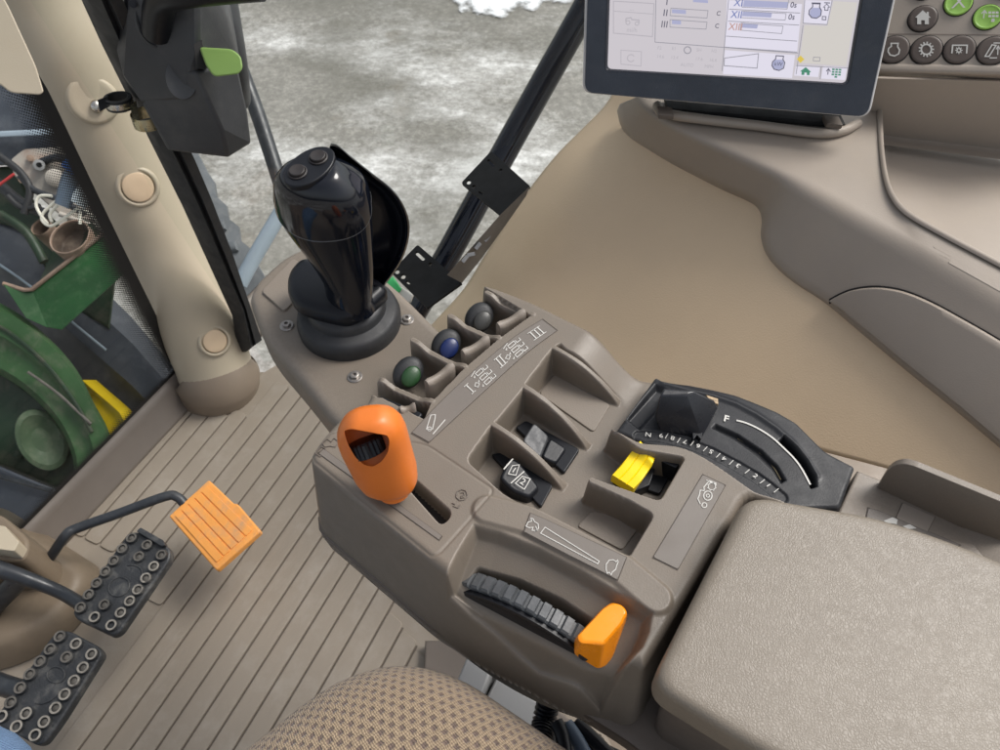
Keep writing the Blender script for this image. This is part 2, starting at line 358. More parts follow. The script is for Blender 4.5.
def lathe(bm, prof, c, axis=UP, seg=40, sx=1.0, sy=1.0, xdir=None, cap0=True, cap1=True):
    axis = Vector(axis).normalized(); c = Vector(c)
    x = Vector(xdir) if xdir is not None else (Vector((1, 0, 0)) if abs(axis.x) < 0.9 else Vector((0, 1, 0)))
    x = (x-axis*x.dot(axis)).normalized(); y = axis.cross(x); rings = []
    for r, h in prof:
        rings.append([bm.verts.new(c+axis*h+x*(math.cos(2*math.pi*k/seg)*r*sx)+y*(math.sin(2*math.pi*k/seg)*r*sy)) for k in range(seg)])
    for A, B in zip(rings, rings[1:]):
        for k in range(seg): bm.faces.new((A[k], A[(k+1) % seg], B[(k+1) % seg], B[k]))
    if cap0: bm.faces.new(list(reversed(rings[0])))
    if cap1: bm.faces.new(rings[-1])
def loft(bm, rows, closed=False, caps=False):
    rings = [[bm.verts.new(Vector(p)) for p in r] for r in rows]
    for A, B in zip(rings, rings[1:]):
        n = len(A)
        for k in range(n if closed else n-1): bm.faces.new((A[k], A[(k+1) % n], B[(k+1) % n], B[k]))
    if caps: bm.faces.new(list(reversed(rings[0]))); bm.faces.new(rings[-1])
    return rings
def resample(pts, n):
    pts = [Vector(p) for p in pts]; L = [0]
    for a, b in zip(pts, pts[1:]): L.append(L[-1]+(b-a).length)
    out = []; j = 0
    for i in range(n):
        s = L[-1]*i/(n-1)
        while j < len(pts)-2 and L[j+1] < s: j += 1
        t = (s-L[j])/max(1e-9, L[j+1]-L[j]); out.append(pts[j].lerp(pts[j+1], min(1, t)))
    return out
def stroke(bm, pl, px, w, closed=False, lift=0.0005, th=0.0003):
    """a printed line: flat ribbon on plane pl through photo points px"""
    P = [pl.at(x, y, lift) for x, y in px]; n = len(P); h = [w*0.42*depth(p)/FP for p in P]; L, R = [], []
    for i, p in enumerate(P):
        a = P[i-1] if (i or closed) else None; b = P[(i+1) % n] if (i < n-1 or closed) else None
        t1 = (p-a).normalized() if a is not None and (p-a).length > 1e-9 else None
        t2 = (b-p).normalized() if b is not None and (b-p).length > 1e-9 else None
        t = t1 if t2 is None else (t2 if t1 is None else (t1+t2)); t = t.normalized() if t.length > 1e-6 else t1
        k = 1.0 if (t1 is None or t2 is None) else min(1.6, 1/max(0.4, t.dot(t1)))
        s = t.cross(pl.n).normalized()*h[i]*k
        L.append(bm.verts.new(p+s)); R.append(bm.verts.new(p-s))
    for i in range(n if closed else n-1):
        j = (i+1) % n; bm.faces.new((L[i], L[j], R[j], R[i]))
def fillp(bm, pl, px, lift=0.0005): bm.faces.new([bm.verts.new(pl.at(x, y, lift)) for x, y in px])
def circ(cx, cy, rx, ry=None, n=20, a0=0, a1=360, rot=0):
    ry = rx if ry is None else ry; c, s = math.cos(rot), math.sin(rot); out = []
    full = abs(a1-a0) >= 360
    for k in range(n if full else n+1):
        a = math.radians(a0+(a1-a0)*k/n); x, y = rx*math.cos(a), ry*math.sin(a); out.append((cx+x*c-y*s, cy+x*s+y*c))
    return out
def text(bm, pl, s, x, y, xd, yd, hpx, lift=0.0005, align='CENTER', bold=0.0, sx=1.0):
    """printed characters: centre (x,y); xd,yd photo directions of the reading and upward axes; hpx cap height"""
    cu = bpy.data.curves.new('t', 'FONT'); cu.body = s; cu.size = 1; cu.align_x = align; cu.align_y = 'CENTER'; cu.resolution_u = 3; cu.offset = bold
    o = bpy.data.objects.new('t', cu); COL.objects.link(o)
    me = bpy.data.meshes.new_from_object(o.evaluated_get(bpy.context.evaluated_depsgraph_get()))
    p = pl.at(x, y, lift); X = (pl.at(x+xd[0], y+xd[1], lift)-p).normalized(); Y = (pl.at(x+yd[0], y+yd[1], lift)-p)
    Y = (Y-X*Y.dot(X)).normalized(); k = hpx/0.69*depth(p)/FP; Zn = X.cross(Y)
    mt = Matrix(((X.x*k*sx, Y.x*k, Zn.x*k, p.x), (X.y*k*sx, Y.y*k, Zn.y*k, p.y), (X.z*k*sx, Y.z*k, Zn.z*k, p.z), (0, 0, 0, 1)))
    me.transform(mt); bm.from_mesh(me)
    COL.objects.unlink(o); bpy.data.objects.remove(o); bpy.data.curves.remove(cu); bpy.data.meshes.remove(me)
def holed(bm, outer, holes, vec):
    """flat plate with holes, extruded by vec"""
    edges = []
    for lp in [outer]+holes:
        v = [bm.verts.new(Vector(p)) for p in lp]
        edges += [bm.edges.new((v[i], v[(i+1) % len(v)])) for i in range(len(v))]
    r = bmesh.ops.triangle_fill(bm, use_beauty=True, use_dissolve=False, edges=edges)
    fs = [f for f in r['geom'] if isinstance(f, bmesh.types.BMFace)]
    e = bmesh.ops.extrude_face_region(bm, geom=fs)
    bmesh.ops.translate(bm, vec=vec, verts=[x for x in e['geom'] if isinstance(x, bmesh.types.BMVert)])
def boolean(bma, bmb):
    def mk(b):
        bmesh.ops.recalc_face_normals(b, faces=b.faces)
        me = bpy.data.meshes.new('x'); b.to_mesh(me); b.free(); o = bpy.data.objects.new('x', me); COL.objects.link(o); return o
    a, b = mk(bma), mk(bmb)
    md = a.modifiers.new('b', 'BOOLEAN'); md.operation = 'DIFFERENCE'; md.object = b; md.solver = 'EXACT'
    me = bpy.data.meshes.new_from_object(a.evaluated_get(bpy.context.evaluated_depsgraph_get()))
    out = BM(); out.from_mesh(me)
    for o in (a, b): COL.objects.unlink(o); bpy.data.objects.remove(o)
    return out
# ------------------------------------------------------------------ height-field sheets (moulded plastic tops)
O0 = W(500, 500, 0.56)
def uv(p): d = Vector(p)-O0; return (d.dot(RU), d.dot(FU))
def L2(px, z): return [uv(W(x, y, z)) for x, y in px]
def LZ(px): return [uv(W(x, y, z)) for x, y, z in px]
def sdf(P, poly):
    poly = np.array(poly); d = np.full(P.shape[0], 1e9); ins = np.zeros(P.shape[0], bool); n = len(poly)
    for i in range(n):
        a, b = poly[i-1], poly[i]; e = b-a; w = P-a
        t = np.clip((w@e)/max(1e-12, e@e), 0, 1); q = w-t[:, None]*e
        d = np.minimum(d, (q*q).sum(1))
        c = ((a[1] <= P[:, 1]) & (b[1] > P[:, 1])) | ((b[1] <= P[:, 1]) & (a[1] > P[:, 1]))
        xi = a[0]+(P[:, 1]-a[1])/(b[1]-a[1] if abs(b[1]-a[1]) > 1e-12 else 1e-12)*(b[0]-a[0])
        ins ^= c & (P[:, 0] < xi)
    return np.where(ins, -1, 1)*np.sqrt(d)
def seg(P, a, b):
    a, b = np.array(a), np.array(b); e = b-a; w = P-a; t = np.clip((w@e)/(e@e), 0, 1); q = w-t[:, None]*e
    return np.sqrt((q*q).sum(1)), t
def sst(a, b, x):
    t = np.clip((x-a)/(b-a), 0, 1); return t*t*(3-2*t)
def round2(poly, r, n=5): return [(p.x, p.y) for p in rounded([Vector((a, b, 0)) for a, b in poly], r, n)]
def heightfield(bm, outline, zf, step, r_edge, drop, draft, mats=None):
    o = np.array(outline); pad = draft+step*2
    us = np.arange(o[:, 0].min()-pad, o[:, 0].max()+pad, step); vs = np.arange(o[:, 1].min()-pad, o[:, 1].max()+pad, step)
    U, V = np.meshgrid(us, vs, indexing='ij'); P = np.stack([U.ravel(), V.ravel()], 1); s = sdf(P, outline)
    z = zf(P)
    e = np.clip((s+r_edge)/r_edge, 0, 1)
    z = z-np.where(s < 0, r_edge*(1-np.sqrt(np.maximum(0, 1-e*e))), r_edge+np.clip(s/draft, 0, 1.0)*drop)
    keep = (s < draft+step*1.5).reshape(U.shape); nu, nv = U.shape
    idx = -np.ones(nu*nv, int); mi = None if mats is None else mats(P)
    fk = keep[:-1, :-1] & keep[1:, :-1] & keep[1:, 1:] & keep[:-1, 1:]
    I, J = np.nonzero(fk)
    a = I*nv+J; q = np.stack([a, a+nv, a+nv+1, a+1], 1)
    used, inv = np.unique(q, return_inverse=True); X = O0.x+RU.x*P[:, 0]+FU.x*P[:, 1]; Y = O0.y+RU.y*P[:, 0]+FU.y*P[:, 1]
    me = bpy.data.meshes.new('sheet'); co_ = np.stack([X[used], Y[used], z[used]], 1)
    me.from_pydata(co_.tolist(), [], inv.reshape(q.shape).tolist())
    if mi is not None: me.polygons.foreach_set('material_index', mi[q[:, 0]].astype(np.int32))
    bm.from_mesh(me); bpy.data.meshes.remove(me)
def offloop(lp, k, dz=0.0, z=None):
    n = len(lp); out = []; ar = sum(lp[i-1].x*lp[i].y-lp[i].x*lp[i-1].y for i in range(n)); sg = 1 if ar > 0 else -1
    for i in range(n):
        a = lp[i]-lp[i-1]; c = lp[(i+1) % n]-lp[i]; a = Vector((a.y, -a.x, 0)).normalized()*sg; c = Vector((c.y, -c.x, 0)).normalized()*sg
        m = (a+c); m = m.normalized() if m.length > 1e-6 else a
        p = lp[i]+m*(k/max(.5, m.dot(a)))+Vector((0, 0, dz)); out.append(p if z is None else Vector((p.x, p.y, z)))
    return out
# ================================================================== ARMREST CONSOLE
Z0 = 0.56; ZL = Z0-0.026; zp = Z(Z0)
con = thing('armrest_console', 'taupe plastic control console beside the seat, with pockets, label plates and black gear quadrant', 'control console', (W(500, 520, 0.40).x, W(500, 520, 0.40).y, 0.40))
OUT = round2(LZ([(306, 459, Z0), (322, 436, Z0), (343, 413, Z0), (366, 403, Z0), (376, 380, Z0), (398, 336, Z0), (438, 308, Z0), (474, 281, Z0), (492, 285, Z0), (532, 300, Z0), (560, 314, Z0), (593, 330, Z0), (622, 346, Z0),
               (642, 366, Z0-.012), (656, 380, ZL), (700, 405, ZL), (760, 425, ZL), (800, 470, ZL), (790, 510, Z0), (748, 493, Z0),
               (645, 668, Z0), (632, 670, Z0-.012), (608, 672, Z0-.024), (585, 667, Z0-.026), (540, 642, Z0-.026), (495, 619, Z0-.025), (474, 604, Z0-.02), (456, 583, Z0-.006), (440, 568, Z0), (380, 519, Z0)]),
              [.012, .006, .01, .004, .003, .003, .003, .004] + [.02]*11 + [.008] + [.01]*10, 4)
LOW = round2(LZ([(553, 347, Z0), (527, 381, Z0), (522, 390, Z0), (497, 420, Z0), (489.5, 427, Z0), (466, 460, Z0), (506, 496, Z0), (560, 521, Z0), (621, 553, Z0), (630, 556, Z0), (655, 514, Z0), (640, 506, Z0), (594, 478, Z0),
               (660, 501, Z0), (686, 457, Z0), (640, 449, Z0), (606, 450, ZL), (640, 443, Z0), (680, 446, Z0), (704, 457, Z0), (728, 473, Z0), (753, 491, Z0), (800, 530, ZL), (860, 500, ZL), (800, 420, ZL), (720, 380, ZL), (690, 330, ZL), (610, 300, Z0), (577, 333, Z0)]),
             [.005, .005, .005, .005, .005, .005, .006, .006, .006, .008, .006, .003, .002, .004, .004, .004, .002, .004, .008, .01, .01, .004, .01, .01, .01, .01, .01, .02], 4)
TREN = LZ([(352, 380, Z0), (378, 397, Z0), (431, 402, Z0), (464, 368, Z0), (498, 339, Z0), (531, 315, Z0), (486, 288, Z0), (476, 268, Z0), (440, 270, Z0), (380, 320, Z0)])
LEV4 = LZ([(372, 392, Z0), (424, 419, Z0), (431, 402, Z0), (372, 372, Z0)])
FINS = [  # (front end, tail end, half width, tail height, power)
    (LZ([(552, 346, Z0)])[0], LZ([(622, 405, ZL)])[0], .0026, ZL-.001, 2.2),
    (LZ([(523, 385, Z0)])[0], LZ([(591, 449, ZL)])[0], .0027, ZL-.001, 2.2),
    (LZ([(492, 423, Z0)])[0], LZ([(567, 489, ZL)])[0], .0027, ZL-.001, 2.2),
    (LZ([(592, 480, Z0)])[0], LZ([(655, 508, Z0)])[0], .0028, Z0, 1),
    (LZ([(686, 451, Z0)])[0], LZ([(610, 450, ZL)])[0], .0024, ZL-.001, .6)]
SF = [(LZ([(a, b, Z0)])[0], LZ([(c, d, Z0)])[0]) for a, b, c, d in ((377, 377.5, 432, 401), (413, 340, 465, 366), (450, 316, 499, 337.5), (487, 292.5, 533, 314))]
OUTW = (LZ([(578, 338, Z0)])[0], LZ([(641, 392, ZL)])[0])
RIDGE = LZ([(474, 524, Z0), (500, 531, Z0), (540, 547, Z0), (580, 568, Z0), (620, 592, Z0), (653, 613, Z0)])
SCOOP = RIDGE + LZ([(646, 640, Z0-.012), (636, 662, Z0-.024), (610, 690, Z0-.026), (540, 656, Z0-.026), (470, 612, Z0-.025), (446, 586, Z0-.012), (458, 560, Z0-.01)])
WHEEL = round2(LZ([(467, 580, Z0-.02), (478, 567, Z0-.017), (520, 580, Z0-.017), (562, 600, Z0-.017), (600, 626, Z0-.018), (592, 648, Z0-.022), (560, 634, Z0-.024), (520, 615, Z0-.024), (488, 602, Z0-.023)]), .002)
SLOT = round2(LZ([(404, 483, Z0), (412, 476, Z0), (453, 513, Z0), (442, 526, Z0)]), .006)
LEVP = round2(LZ([(310, 457, Z0), (330, 432, Z0), (426, 444, Z0), (493, 489, Z0), (490, 497, Z0), (440, 553, Z0), (432, 556, Z0)]), .006)
FRAME = LZ([(600, 478, Z0), (655, 508, Z0), (662, 500, Z0), (692, 446, Z0), (748, 480, Z0), (680, 600, Z0), (655, 612, Z0), (626, 560, Z0)])
def carve(P, z, poly, zf, r0=.0026, r1=.0004):
    s = sdf(P, poly); t = sst(-r0, r1, s); return np.minimum(z, zf*(1-t)+z*t)
def console_z(P):
    z = np.full(P.shape[0], Z0)
    # band under the long label arc bulges a little
    z = carve(P, z, LOW, ZL)
    d, t = seg(P, *OUTW); top = Z0+(ZL-Z0)*sst(0.0, 1.0, t)
    z = np.maximum(z, np.where(d < .020, top, z)*(1-sst(.012, .020, d))+z*sst(.012, .020, d))
    for a, b, w, zt, pw in FINS:
        d, t = seg(P, a, b); top = Z0-(Z0-zt)*t**pw
        k = sst(w-.0012, w+.0012, d); z = np.maximum(z, ZL+(top-ZL)*(1-k))
    d = sdf(P, TREN); z = carve(P, z, TREN, Z0-.034, .002, .0003); z = carve(P, z, LEV4, Z0-.034, .002, .0003)
    for a, b in SF:
        d, t = seg(P, a, b); top = Z0+.0005-.0045*sst(.08, .35, t)*(1-sst(.75, 1, t)); k = sst(.0017, .0038, d)
        z = np.maximum(z, (Z0-.034)+(top-Z0+.034)*(1-k))
    # scoop beside the ridge, sloping down to the thumb wheel
    s = sdf(P, SCOOP); dr = np.full(P.shape[0], 1.0)
    for a, b in zip(RIDGE, RIDGE[1:]):
        q, t = seg(P, a, b); dr = np.minimum(dr, q)
    zs = Z0-.007-.019*np.clip(dr/.030, 0, 1.1); t = sst(-.0045, .0008, s); z = np.minimum(z, zs*(1-t)+z*t)
    # raised ridge carrying the speed label
    rk = np.full(P.shape[0], 1.0); mid = LZ([(488, 510, Z0), (530, 521, Z0), (570, 542, Z0), (622, 570, Z0), (655, 598, Z0)])
    for a, b in zip(mid, mid[1:]):
        q, t = seg(P, a, b); rk = np.minimum(rk, q)
    z = z+.0022*(1-sst(.0072, .0105, rk))*(s > -.0005)
    z = carve(P, z, WHEEL, Z0-.036, .0018, .0008)
    z = carve(P, z, SLOT, Z0-.014, .0016, .0006)
    z -= .0006*np.exp(-(sdf(P, LEVP)/.0007)**2)
    return z
def console_m(P): return np.where((sdf(P, SLOT) < -.0017) | (sdf(P, WHEEL) < -.0019), 1, 0)  # slot and wheel-well floors coloured near-black for the shade inside
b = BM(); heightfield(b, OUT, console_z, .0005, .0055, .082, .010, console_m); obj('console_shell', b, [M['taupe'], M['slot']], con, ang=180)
# lower cover under the shell
OUTS = round2(LZ([(306, 459, Z0), (322, 436, Z0), (372, 380, Z0), (446, 315, Z0), (487, 290, Z0), (532, 301, Z0), (622, 346, Z0), (700, 405, ZL), (800, 470, ZL), (1000, 600, ZL), (1000, 1000, Z0-.03), (800, 830, Z0-.03), (660, 705, Z0-.026), (608, 672, Z0-.024), (540, 636, Z0-.026), (474, 598, Z0-.02), (440, 567, Z0)]), .012, 3)
def ring(poly, z, grow=0.0):
    return offloop([O0+RU*u+FU*v for u, v in poly], grow, 0, z)
b = BM(); loft(b, [ring(OUTS, Z0-.079, .004), ring(OUTS, Z0-.080, .0098), ring(OUTS, Z0-.0815, .0105), ring(OUTS, Z0-.100, .009), ring(OUTS, Z0-.122, .003), ring(OUTS, Z0-.124, .000), ring(OUTS, Z0-.15, -.02), ring(OUTS, .38, -.04)], closed=True, caps=True)
obj('lower_cover', b, M['taupe_dk'], con, ang=30)
# ------------------------------------------------------------------ joystick platform
ZP = 0.53
pod_px = [(247, 296), (254, 281), (283, 254), (330, 235), (395, 283), (440, 328), (470, 352), (440, 440), (342, 428), (330, 418), (300, 380), (262, 336)]
b = BM()
tp = rounded([W(x, y, ZP) for x, y in pod_px], [.012, .012, .012, .02, .02, .01, .01, .01, .01, .01, .02, .02], 5)
cc = sum(tp, Vector())/len(tp)
def inset(k, dz): return offloop(tp, -k, dz)
loft(b, [[cc+(p-cc)*.3 for p in tp], inset(.009, 0), inset(.0055, -.0006), inset(.0025, -.0025), inset(.0006, -.006), inset(0, -.012), inset(.0005, -.033), inset(.0015, -.034), inset(.001, -.036), inset(.010, -.075), inset(.03, -.11)], closed=True, caps=True)
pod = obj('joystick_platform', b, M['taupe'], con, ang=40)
b = BM(); prism(b, rounded([W(x, y, ZP+.0022) for x, y in ((261, 291), (293, 258), (318, 275), (284, 311))], .004), (0, 0, -.003), .0008); obj('blank_cover', b, M['taupe'], con)
for x, y in ((287, 326), (407, 320), (355, 377)):
    p = W(x, y, ZP); b = BM()
    lathe(b, [(.0052, -.001), (.0055, .0006), (.0048, .0012)], p, seg=28)
    lathe(b, [(.0034, .0010), (.0034, .0030), (.0028, .0034), (.0016, .0034), (.0015, .0016)], p, seg=6, cap0=False)
    s_ = obj('screw', b, mat('screw', lin(150, 145, 140), .4, .15, 90, 500, .05, metal=.7) if 'screw' not in M else M['screw'], con); M['screw'] = s_.data.materials[0]
# ------------------------------------------------------------------ label plates
def plate(px, z, name='label_plate', r=.0012, m='plate', lab=None, pl=None, th=.0008):
    pl = pl or Z(z); b = BM(); prism(b, rounded([pl.at(x, y, .0006) for x, y in px], r, 3), -pl.n*.0012, .0003, 2)
    cx = sum(p[0] for p in px)/len(px); cy = sum(p[1] for p in px)/len(px)
    o = obj(name, b, M[m], con); b = BM(); stroke(b, pl, [(cx+(x-cx)*1.012, cy+(y-cy)*1.012) for x, y in px], 1.1, True, .00018)
    s2 = obj('seam_line', b, M['seam'], o)
    if lab: o['label'] = lab
    return o
# arc label with the lever symbols
arc_lo = catmull([Vector(p).to_3d() for p in ((429, 442.5), (452, 421), (478, 397), (502, 375), (528, 352), (556.5, 331))], 6)
arc_hi = catmull([Vector(p).to_3d() for p in ((412, 433), (436, 407), (462, 382), (488, 359), (515, 337), (542, 320))], 6)
arcpx = [(p.x, p.y) for p in arc_lo]+[(p.x, p.y) for p in reversed(arc_hi)]
o = plate(arcpx, Z0, r=0, lab='long curved label plate with numerals I to III and hydraulic symbols')
b = BM(); LF = .0010
def A(t, s):  # point on the arc label: t along (0 bottom left..1 top right), s across (0 low edge..1 high edge)
    i = t*(len(arc_lo)-1); k = min(int(i), len(arc_lo)-2); f = i-k
    lo = arc_lo[k].lerp(arc_lo[k+1], f); hi = arc_hi[k].lerp(arc_hi[k+1], f); p = lo.lerp(hi, s); return (p.x, p.y)
def roman(t, n):
    for s_ in (.26, .74): stroke(b, zp, [A(t-.012*n-.004, s_), A(t+.012*n+.004, s_)], .8, lift=LF)
    for k in range(n):
        q = t+(k-(n-1)/2)*.024; stroke(b, zp, [A(q, .26), A(q, .74)], 1.5, lift=LF)
roman(.40, 1); roman(.645, 2); roman(.90, 3)
for t in (.515, .76):
    for s_ in (.12, .40, .68):
        stroke(b, zp, [A(t-.03, s_), A(t-.03, s_+.16), A(t+.015, s_+.16), A(t+.015, s_)], 1.0, True, LF)
        stroke(b, zp, [A(t+.024, s_+.14), A(t+.024, s_), A(t+.05, s_), A(t+.05, s_+.14)], 1.0, False, LF)
        stroke(b, zp, [A(t-.055, s_+.05), A(t-.04, s_+.12), A(t-.05, s_+.02)], .9, False, LF)
    stroke(b, zp, [A(t-.06, .86), A(t-.02, .95)], .9, lift=LF); stroke(b, zp, [A(t-.075, .30), A(t-.055, .38), A(t-.065, .52), A(t-.085, .44)], .9, True, LF)
# loader arm symbol
stroke(b, zp, circ(429.6, 429.8, 2.0), 1.0, True, LF)
stroke(b, zp, [(426.6, 430), (431, 416), (435.4, 415.5), (435.2, 419), (432.6, 430)], 1.1, True, LF); stroke(b, zp, [(433, 435), (445.4, 420.5)], 1.3, lift=LF)
obj('label_marks', b, M['white'], o)
# grey strip and embossed marks on the lever plate
stripx = [(319, 454), (324, 449.5), (441.5, 536), (438.5, 540)]
o = plate(stripx, Z0, 'lever_strip', .0006, lab='narrow grey strip along the lever slot edge')
def emboss(paths, r=.00035, z=Z0):
    bb = BM()
    for pth in paths: tube(bb, [W(x, y, z+.0003) for x, y in pth], r, 6, 0)
    return bb
bb = emboss([[(483, 488.5)], ] if False else [
    [(457, 492), (456, 497), (459.5, 500.5), (464, 500), (467.5, 496), (466, 491), (461.5, 489.5), (457, 492)],
    [(460.5, 493), (463.5, 492.5), (464.5, 495), (461, 496), (460.5, 498), (464, 497.5)], [(452, 503), (455, 504.5)], [(453, 506), (458, 508), (460, 505)],
    [(315, 453), (321, 446.5), (326, 449.5), (320, 457), (315, 453)], [(318.5, 452), (322.5, 449.5)], [(319.5, 453.6), (322, 452)],
    [(322, 443), (327, 439), (331, 442), (334, 438), (339, 442), (335, 447), (330, 446), (325, 447), (322, 443)]])
obj('embossed_symbols', bb, M['taupe_dk'], con, ang=80)
# speed label on the ridge
ridge_pl = Z(Z0+.0022)
o = plate([(530.5, 513.5), (545, 519.5), (626, 557.5), (617, 580), (600, 571), (570, 556), (545, 543), (524, 532)], 0, r=.0004, pl=ridge_pl, lab='label plate with rabbit, wedge and turtle symbols')
b = BM(); rp = ridge_pl
stroke(b, rp, [(545, 528), (540.5, 534), (597.5, 564.5), (599, 562)], 1.0, True, .001)
stroke(b, rp, [(526, 527), (528, 523), (531.5, 522), (531, 519), (533, 519.5), (534.5, 522.5), (538, 524.5), (538.5, 529), (536, 531.5), (532, 531), (533, 528), (529, 528.5)], 1.0, True, .001)
stroke(b, rp, [(535.5, 527), (537.5, 531), (534, 532)], .9, False, .001)
stroke(b, rp, [(606, 570), (606, 565), (609, 561), (613, 560.5), (616, 562.5), (617.5, 560.5), (618, 563), (616.5, 566), (615.5, 570), (612, 573), (611, 575.5), (609, 573), (607, 574)], 1.0, True, .001)
obj('label_marks', b, M['white'], o)
# tractor label on the frame
o = plate([(702.5, 475), (725, 485.7), (677.5, 569.5), (653, 557.5)], Z0, lab='blank label plate with small tractor symbol at its end')
b = BM()
stroke(b, zp, circ(707.5, 496.5, 4.2, 4.6), 1.2, True, LF); stroke(b, zp, circ(707.5, 496.5, 1.6), 1.0, True, LF); stroke(b, zp, circ(704, 506, 2.4), 1.1, True, LF)
stroke(b, zp, [(704, 491.5), (700, 491), (699, 496), (697.5, 499.5), (700, 505)], 1.1, False, LF); stroke(b, zp, [(704, 491), (703.5, 488), (709, 481.5), (716, 484)], 1.1, False, LF)
gear_px = [(711.5+(4.4 if k % 2 else 3.2)*math.cos(k*math.pi/8), 487.2+(4.4 if k % 2 else 3.2)*math.sin(k*math.pi/8)) for k in range(16)]
stroke(b, zp, gear_px, .9, True, LF); stroke(b, zp, [(706, 481), (716, 485)], .9, False, LF)
obj('label_marks', b, M['white'], o)
# blank insert in the empty pocket, and the pad of the pocket by the speed label
zl = Z(ZL)
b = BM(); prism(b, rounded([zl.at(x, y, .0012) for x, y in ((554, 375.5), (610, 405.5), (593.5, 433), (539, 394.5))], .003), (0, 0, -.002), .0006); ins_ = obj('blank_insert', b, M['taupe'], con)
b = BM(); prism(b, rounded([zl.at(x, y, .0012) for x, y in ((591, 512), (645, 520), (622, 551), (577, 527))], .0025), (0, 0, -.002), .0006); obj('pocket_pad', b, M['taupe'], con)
# finger steps of the four lever bays
for x0, y0, x1, y1 in ((495, 328, 522, 313.5), (460, 355, 486, 340), (424, 385.5, 451, 367), (398, 412, 414, 408)):
    a, c = W(x0+3, y0+1, Z0-.003), W(x1+2, y1+1, Z0-.002); m_ = (a+c)/2; t = (c-a).normalized(); s_ = Vector((t.y, -t.x, 0))
    b = BM(); rows = []
    for k in range(9):
        u = k/8-0.5; p = a.lerp(c, k/8); hz = .0028*(2*u)**2; w = .0037-.0006*(1-(2*u)**2)
        end = .7 if k in (0, 8) else 1
        rows.append([p+s_*w*end*math.cos(q)+Vector((0, 0, hz+.004*end*math.sin(q))) for q in [math.pi*j/8 for j in range(9)]]+[p-s_*w*end-Vector((0, 0, .028)), p+s_*w*end-Vector((0, 0, .028))])
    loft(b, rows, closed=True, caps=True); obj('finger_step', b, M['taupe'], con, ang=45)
# ------------------------------------------------------------------ gear quadrant
ZQ = Z0-.010; qp = Z(ZQ)
QO = round2(LZ([(656, 376, ZQ), (664, 381, ZQ), (690, 384, ZQ), (713, 388.5, ZQ), (736, 394, ZQ), (758, 402.5, ZQ), (778, 411, ZQ), (797, 422, ZQ), (811, 436, ZQ), (826, 451, ZQ), (856, 466.5, ZQ), (841, 508, ZQ), (790, 510, ZQ), (740, 500, ZQ), (690, 462, ZQ), (640, 441, ZQ), (615, 432, ZQ)]),
            [.002]*9+[.004, .002, .003]+[.004]*5, 3)
ARC = lambda pts: LZ([(x, y, ZQ) for x, y in pts])
OUTBAND = [(664, 384), (690, 391), (713, 396), (736, 404), (757, 415), (776, 428), (793, 443), (806, 460), (816, 476)]      # inner edge of the outer slope
SLOT1 = ARC([(779, 441), (793, 455), (804, 470), (811, 488), (817, 486), (816, 476), (808, 461), (797, 447), (784, 436)])
SLOT2 = ARC([(712, 428), (735, 440), (757, 456), (772, 470), (781, 483), (786, 480), (778, 466), (762, 450), (738, 434), (716, 424)])
FLAT = ARC([(625, 418), (656, 384), (672, 392), (664, 404), (640, 430)])
def quad_z(P):
    z = np.full(P.shape[0], ZQ)
    rim = np.full(P.shape[0], 1.0); o = ARC(OUTBAND)
    for a, c in zip(o, o[1:]):
        q, t = seg(P, a, c); rim = np.minimum(rim, q)
    z = z+.0014*np.exp(-(rim/.0022)**2)
    num = np.full(P.shape[0], 1.0); o = ARC([(640, 436), (660, 436.5), (686, 442.5), (711, 452), (738, 466.5), (755, 476.5), (768, 486), (781, 497)])
    for a, c in zip(o, o[1:]):
        q, t = seg(P, a, c); num = np.minimum(num, q)
    z = z-.0012*(1-sst(.0034, .0046, num))
    z = carve(P, z, SLOT1, ZQ-.015, .0014, .0006); z = carve(P, z, SLOT2, ZQ-.004, .0012, .0006)
    z = carve(P, z, FLAT, ZQ-.004, .003, .001)
    return z
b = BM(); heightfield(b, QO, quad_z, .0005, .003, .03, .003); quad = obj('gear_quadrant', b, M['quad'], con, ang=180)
b = BM(); a_ = [(712, 415), (726, 419), (743, 422.5), (758, 429), (772, 438), (783, 448), (794, 459), (802, 470), (810, 485)]
fl = [(p.x, p.y) for p in catmull([Vector(p).to_3d() for p in a_], 5)]
stroke(b, Z(ZQ), fl[8:], 2.2, lift=.0006); obj('white_stripe', b, M['white'], quad)
b = BM(); text(b, Z(ZQ), 'F', 726, 419.5, (1, .28), (.28, -1), 7.5, .0008, bold=.03)
for ch, x, y, a in (('N', 648, 435.5, 12), ('9', 661, 436, 190), ('8', 672.5, 438.5, 195), ('7', 685, 442, 200), ('6', 698, 446.5, 205), ('5', 711, 452, 208), ('4', 724, 459, 212), ('3', 738, 466, 215), ('2', 755, 476.5, 40), ('1', 768, 486, 45)):
    c, s_ = math.cos(math.radians(a)), math.sin(math.radians(a)); text(b, Z(ZQ-.0006), ch, x, y, (c, s_), (s_, -c), 4.8, .0008, sx=1.2, bold=.01)
for x, y, a in ((666.5, 436.5, -60), (678.5, 441, -55), (692, 444, -50), (705, 449.5, -48), (718, 456, -45), (731, 463, -45), (747, 472, -40), (762, 482, -40), (776, 491, -40)):
    c, s_ = math.cos(math.radians(a)), math.sin(math.radians(a)); stroke(b, Z(ZQ-.0006), [(x-c*3, y-s_*3), (x+c*3, y+s_*3)], .9, lift=.0008)
obj('quadrant_marks', b, M['white'], quad)
b = BM(); i_ = [(738, 438), (757, 450), (772, 464), (782, 480)]; stroke(b, Z(ZQ-.004), [(p.x, p.y) for p in catmull([Vector(p).to_3d() for p in i_], 5)], 5, lift=.0008)
obj('slot_brush', b, mat('dusty slot brush', lin(150, 136, 104), .8, .3, 150, 900, .3), quad)
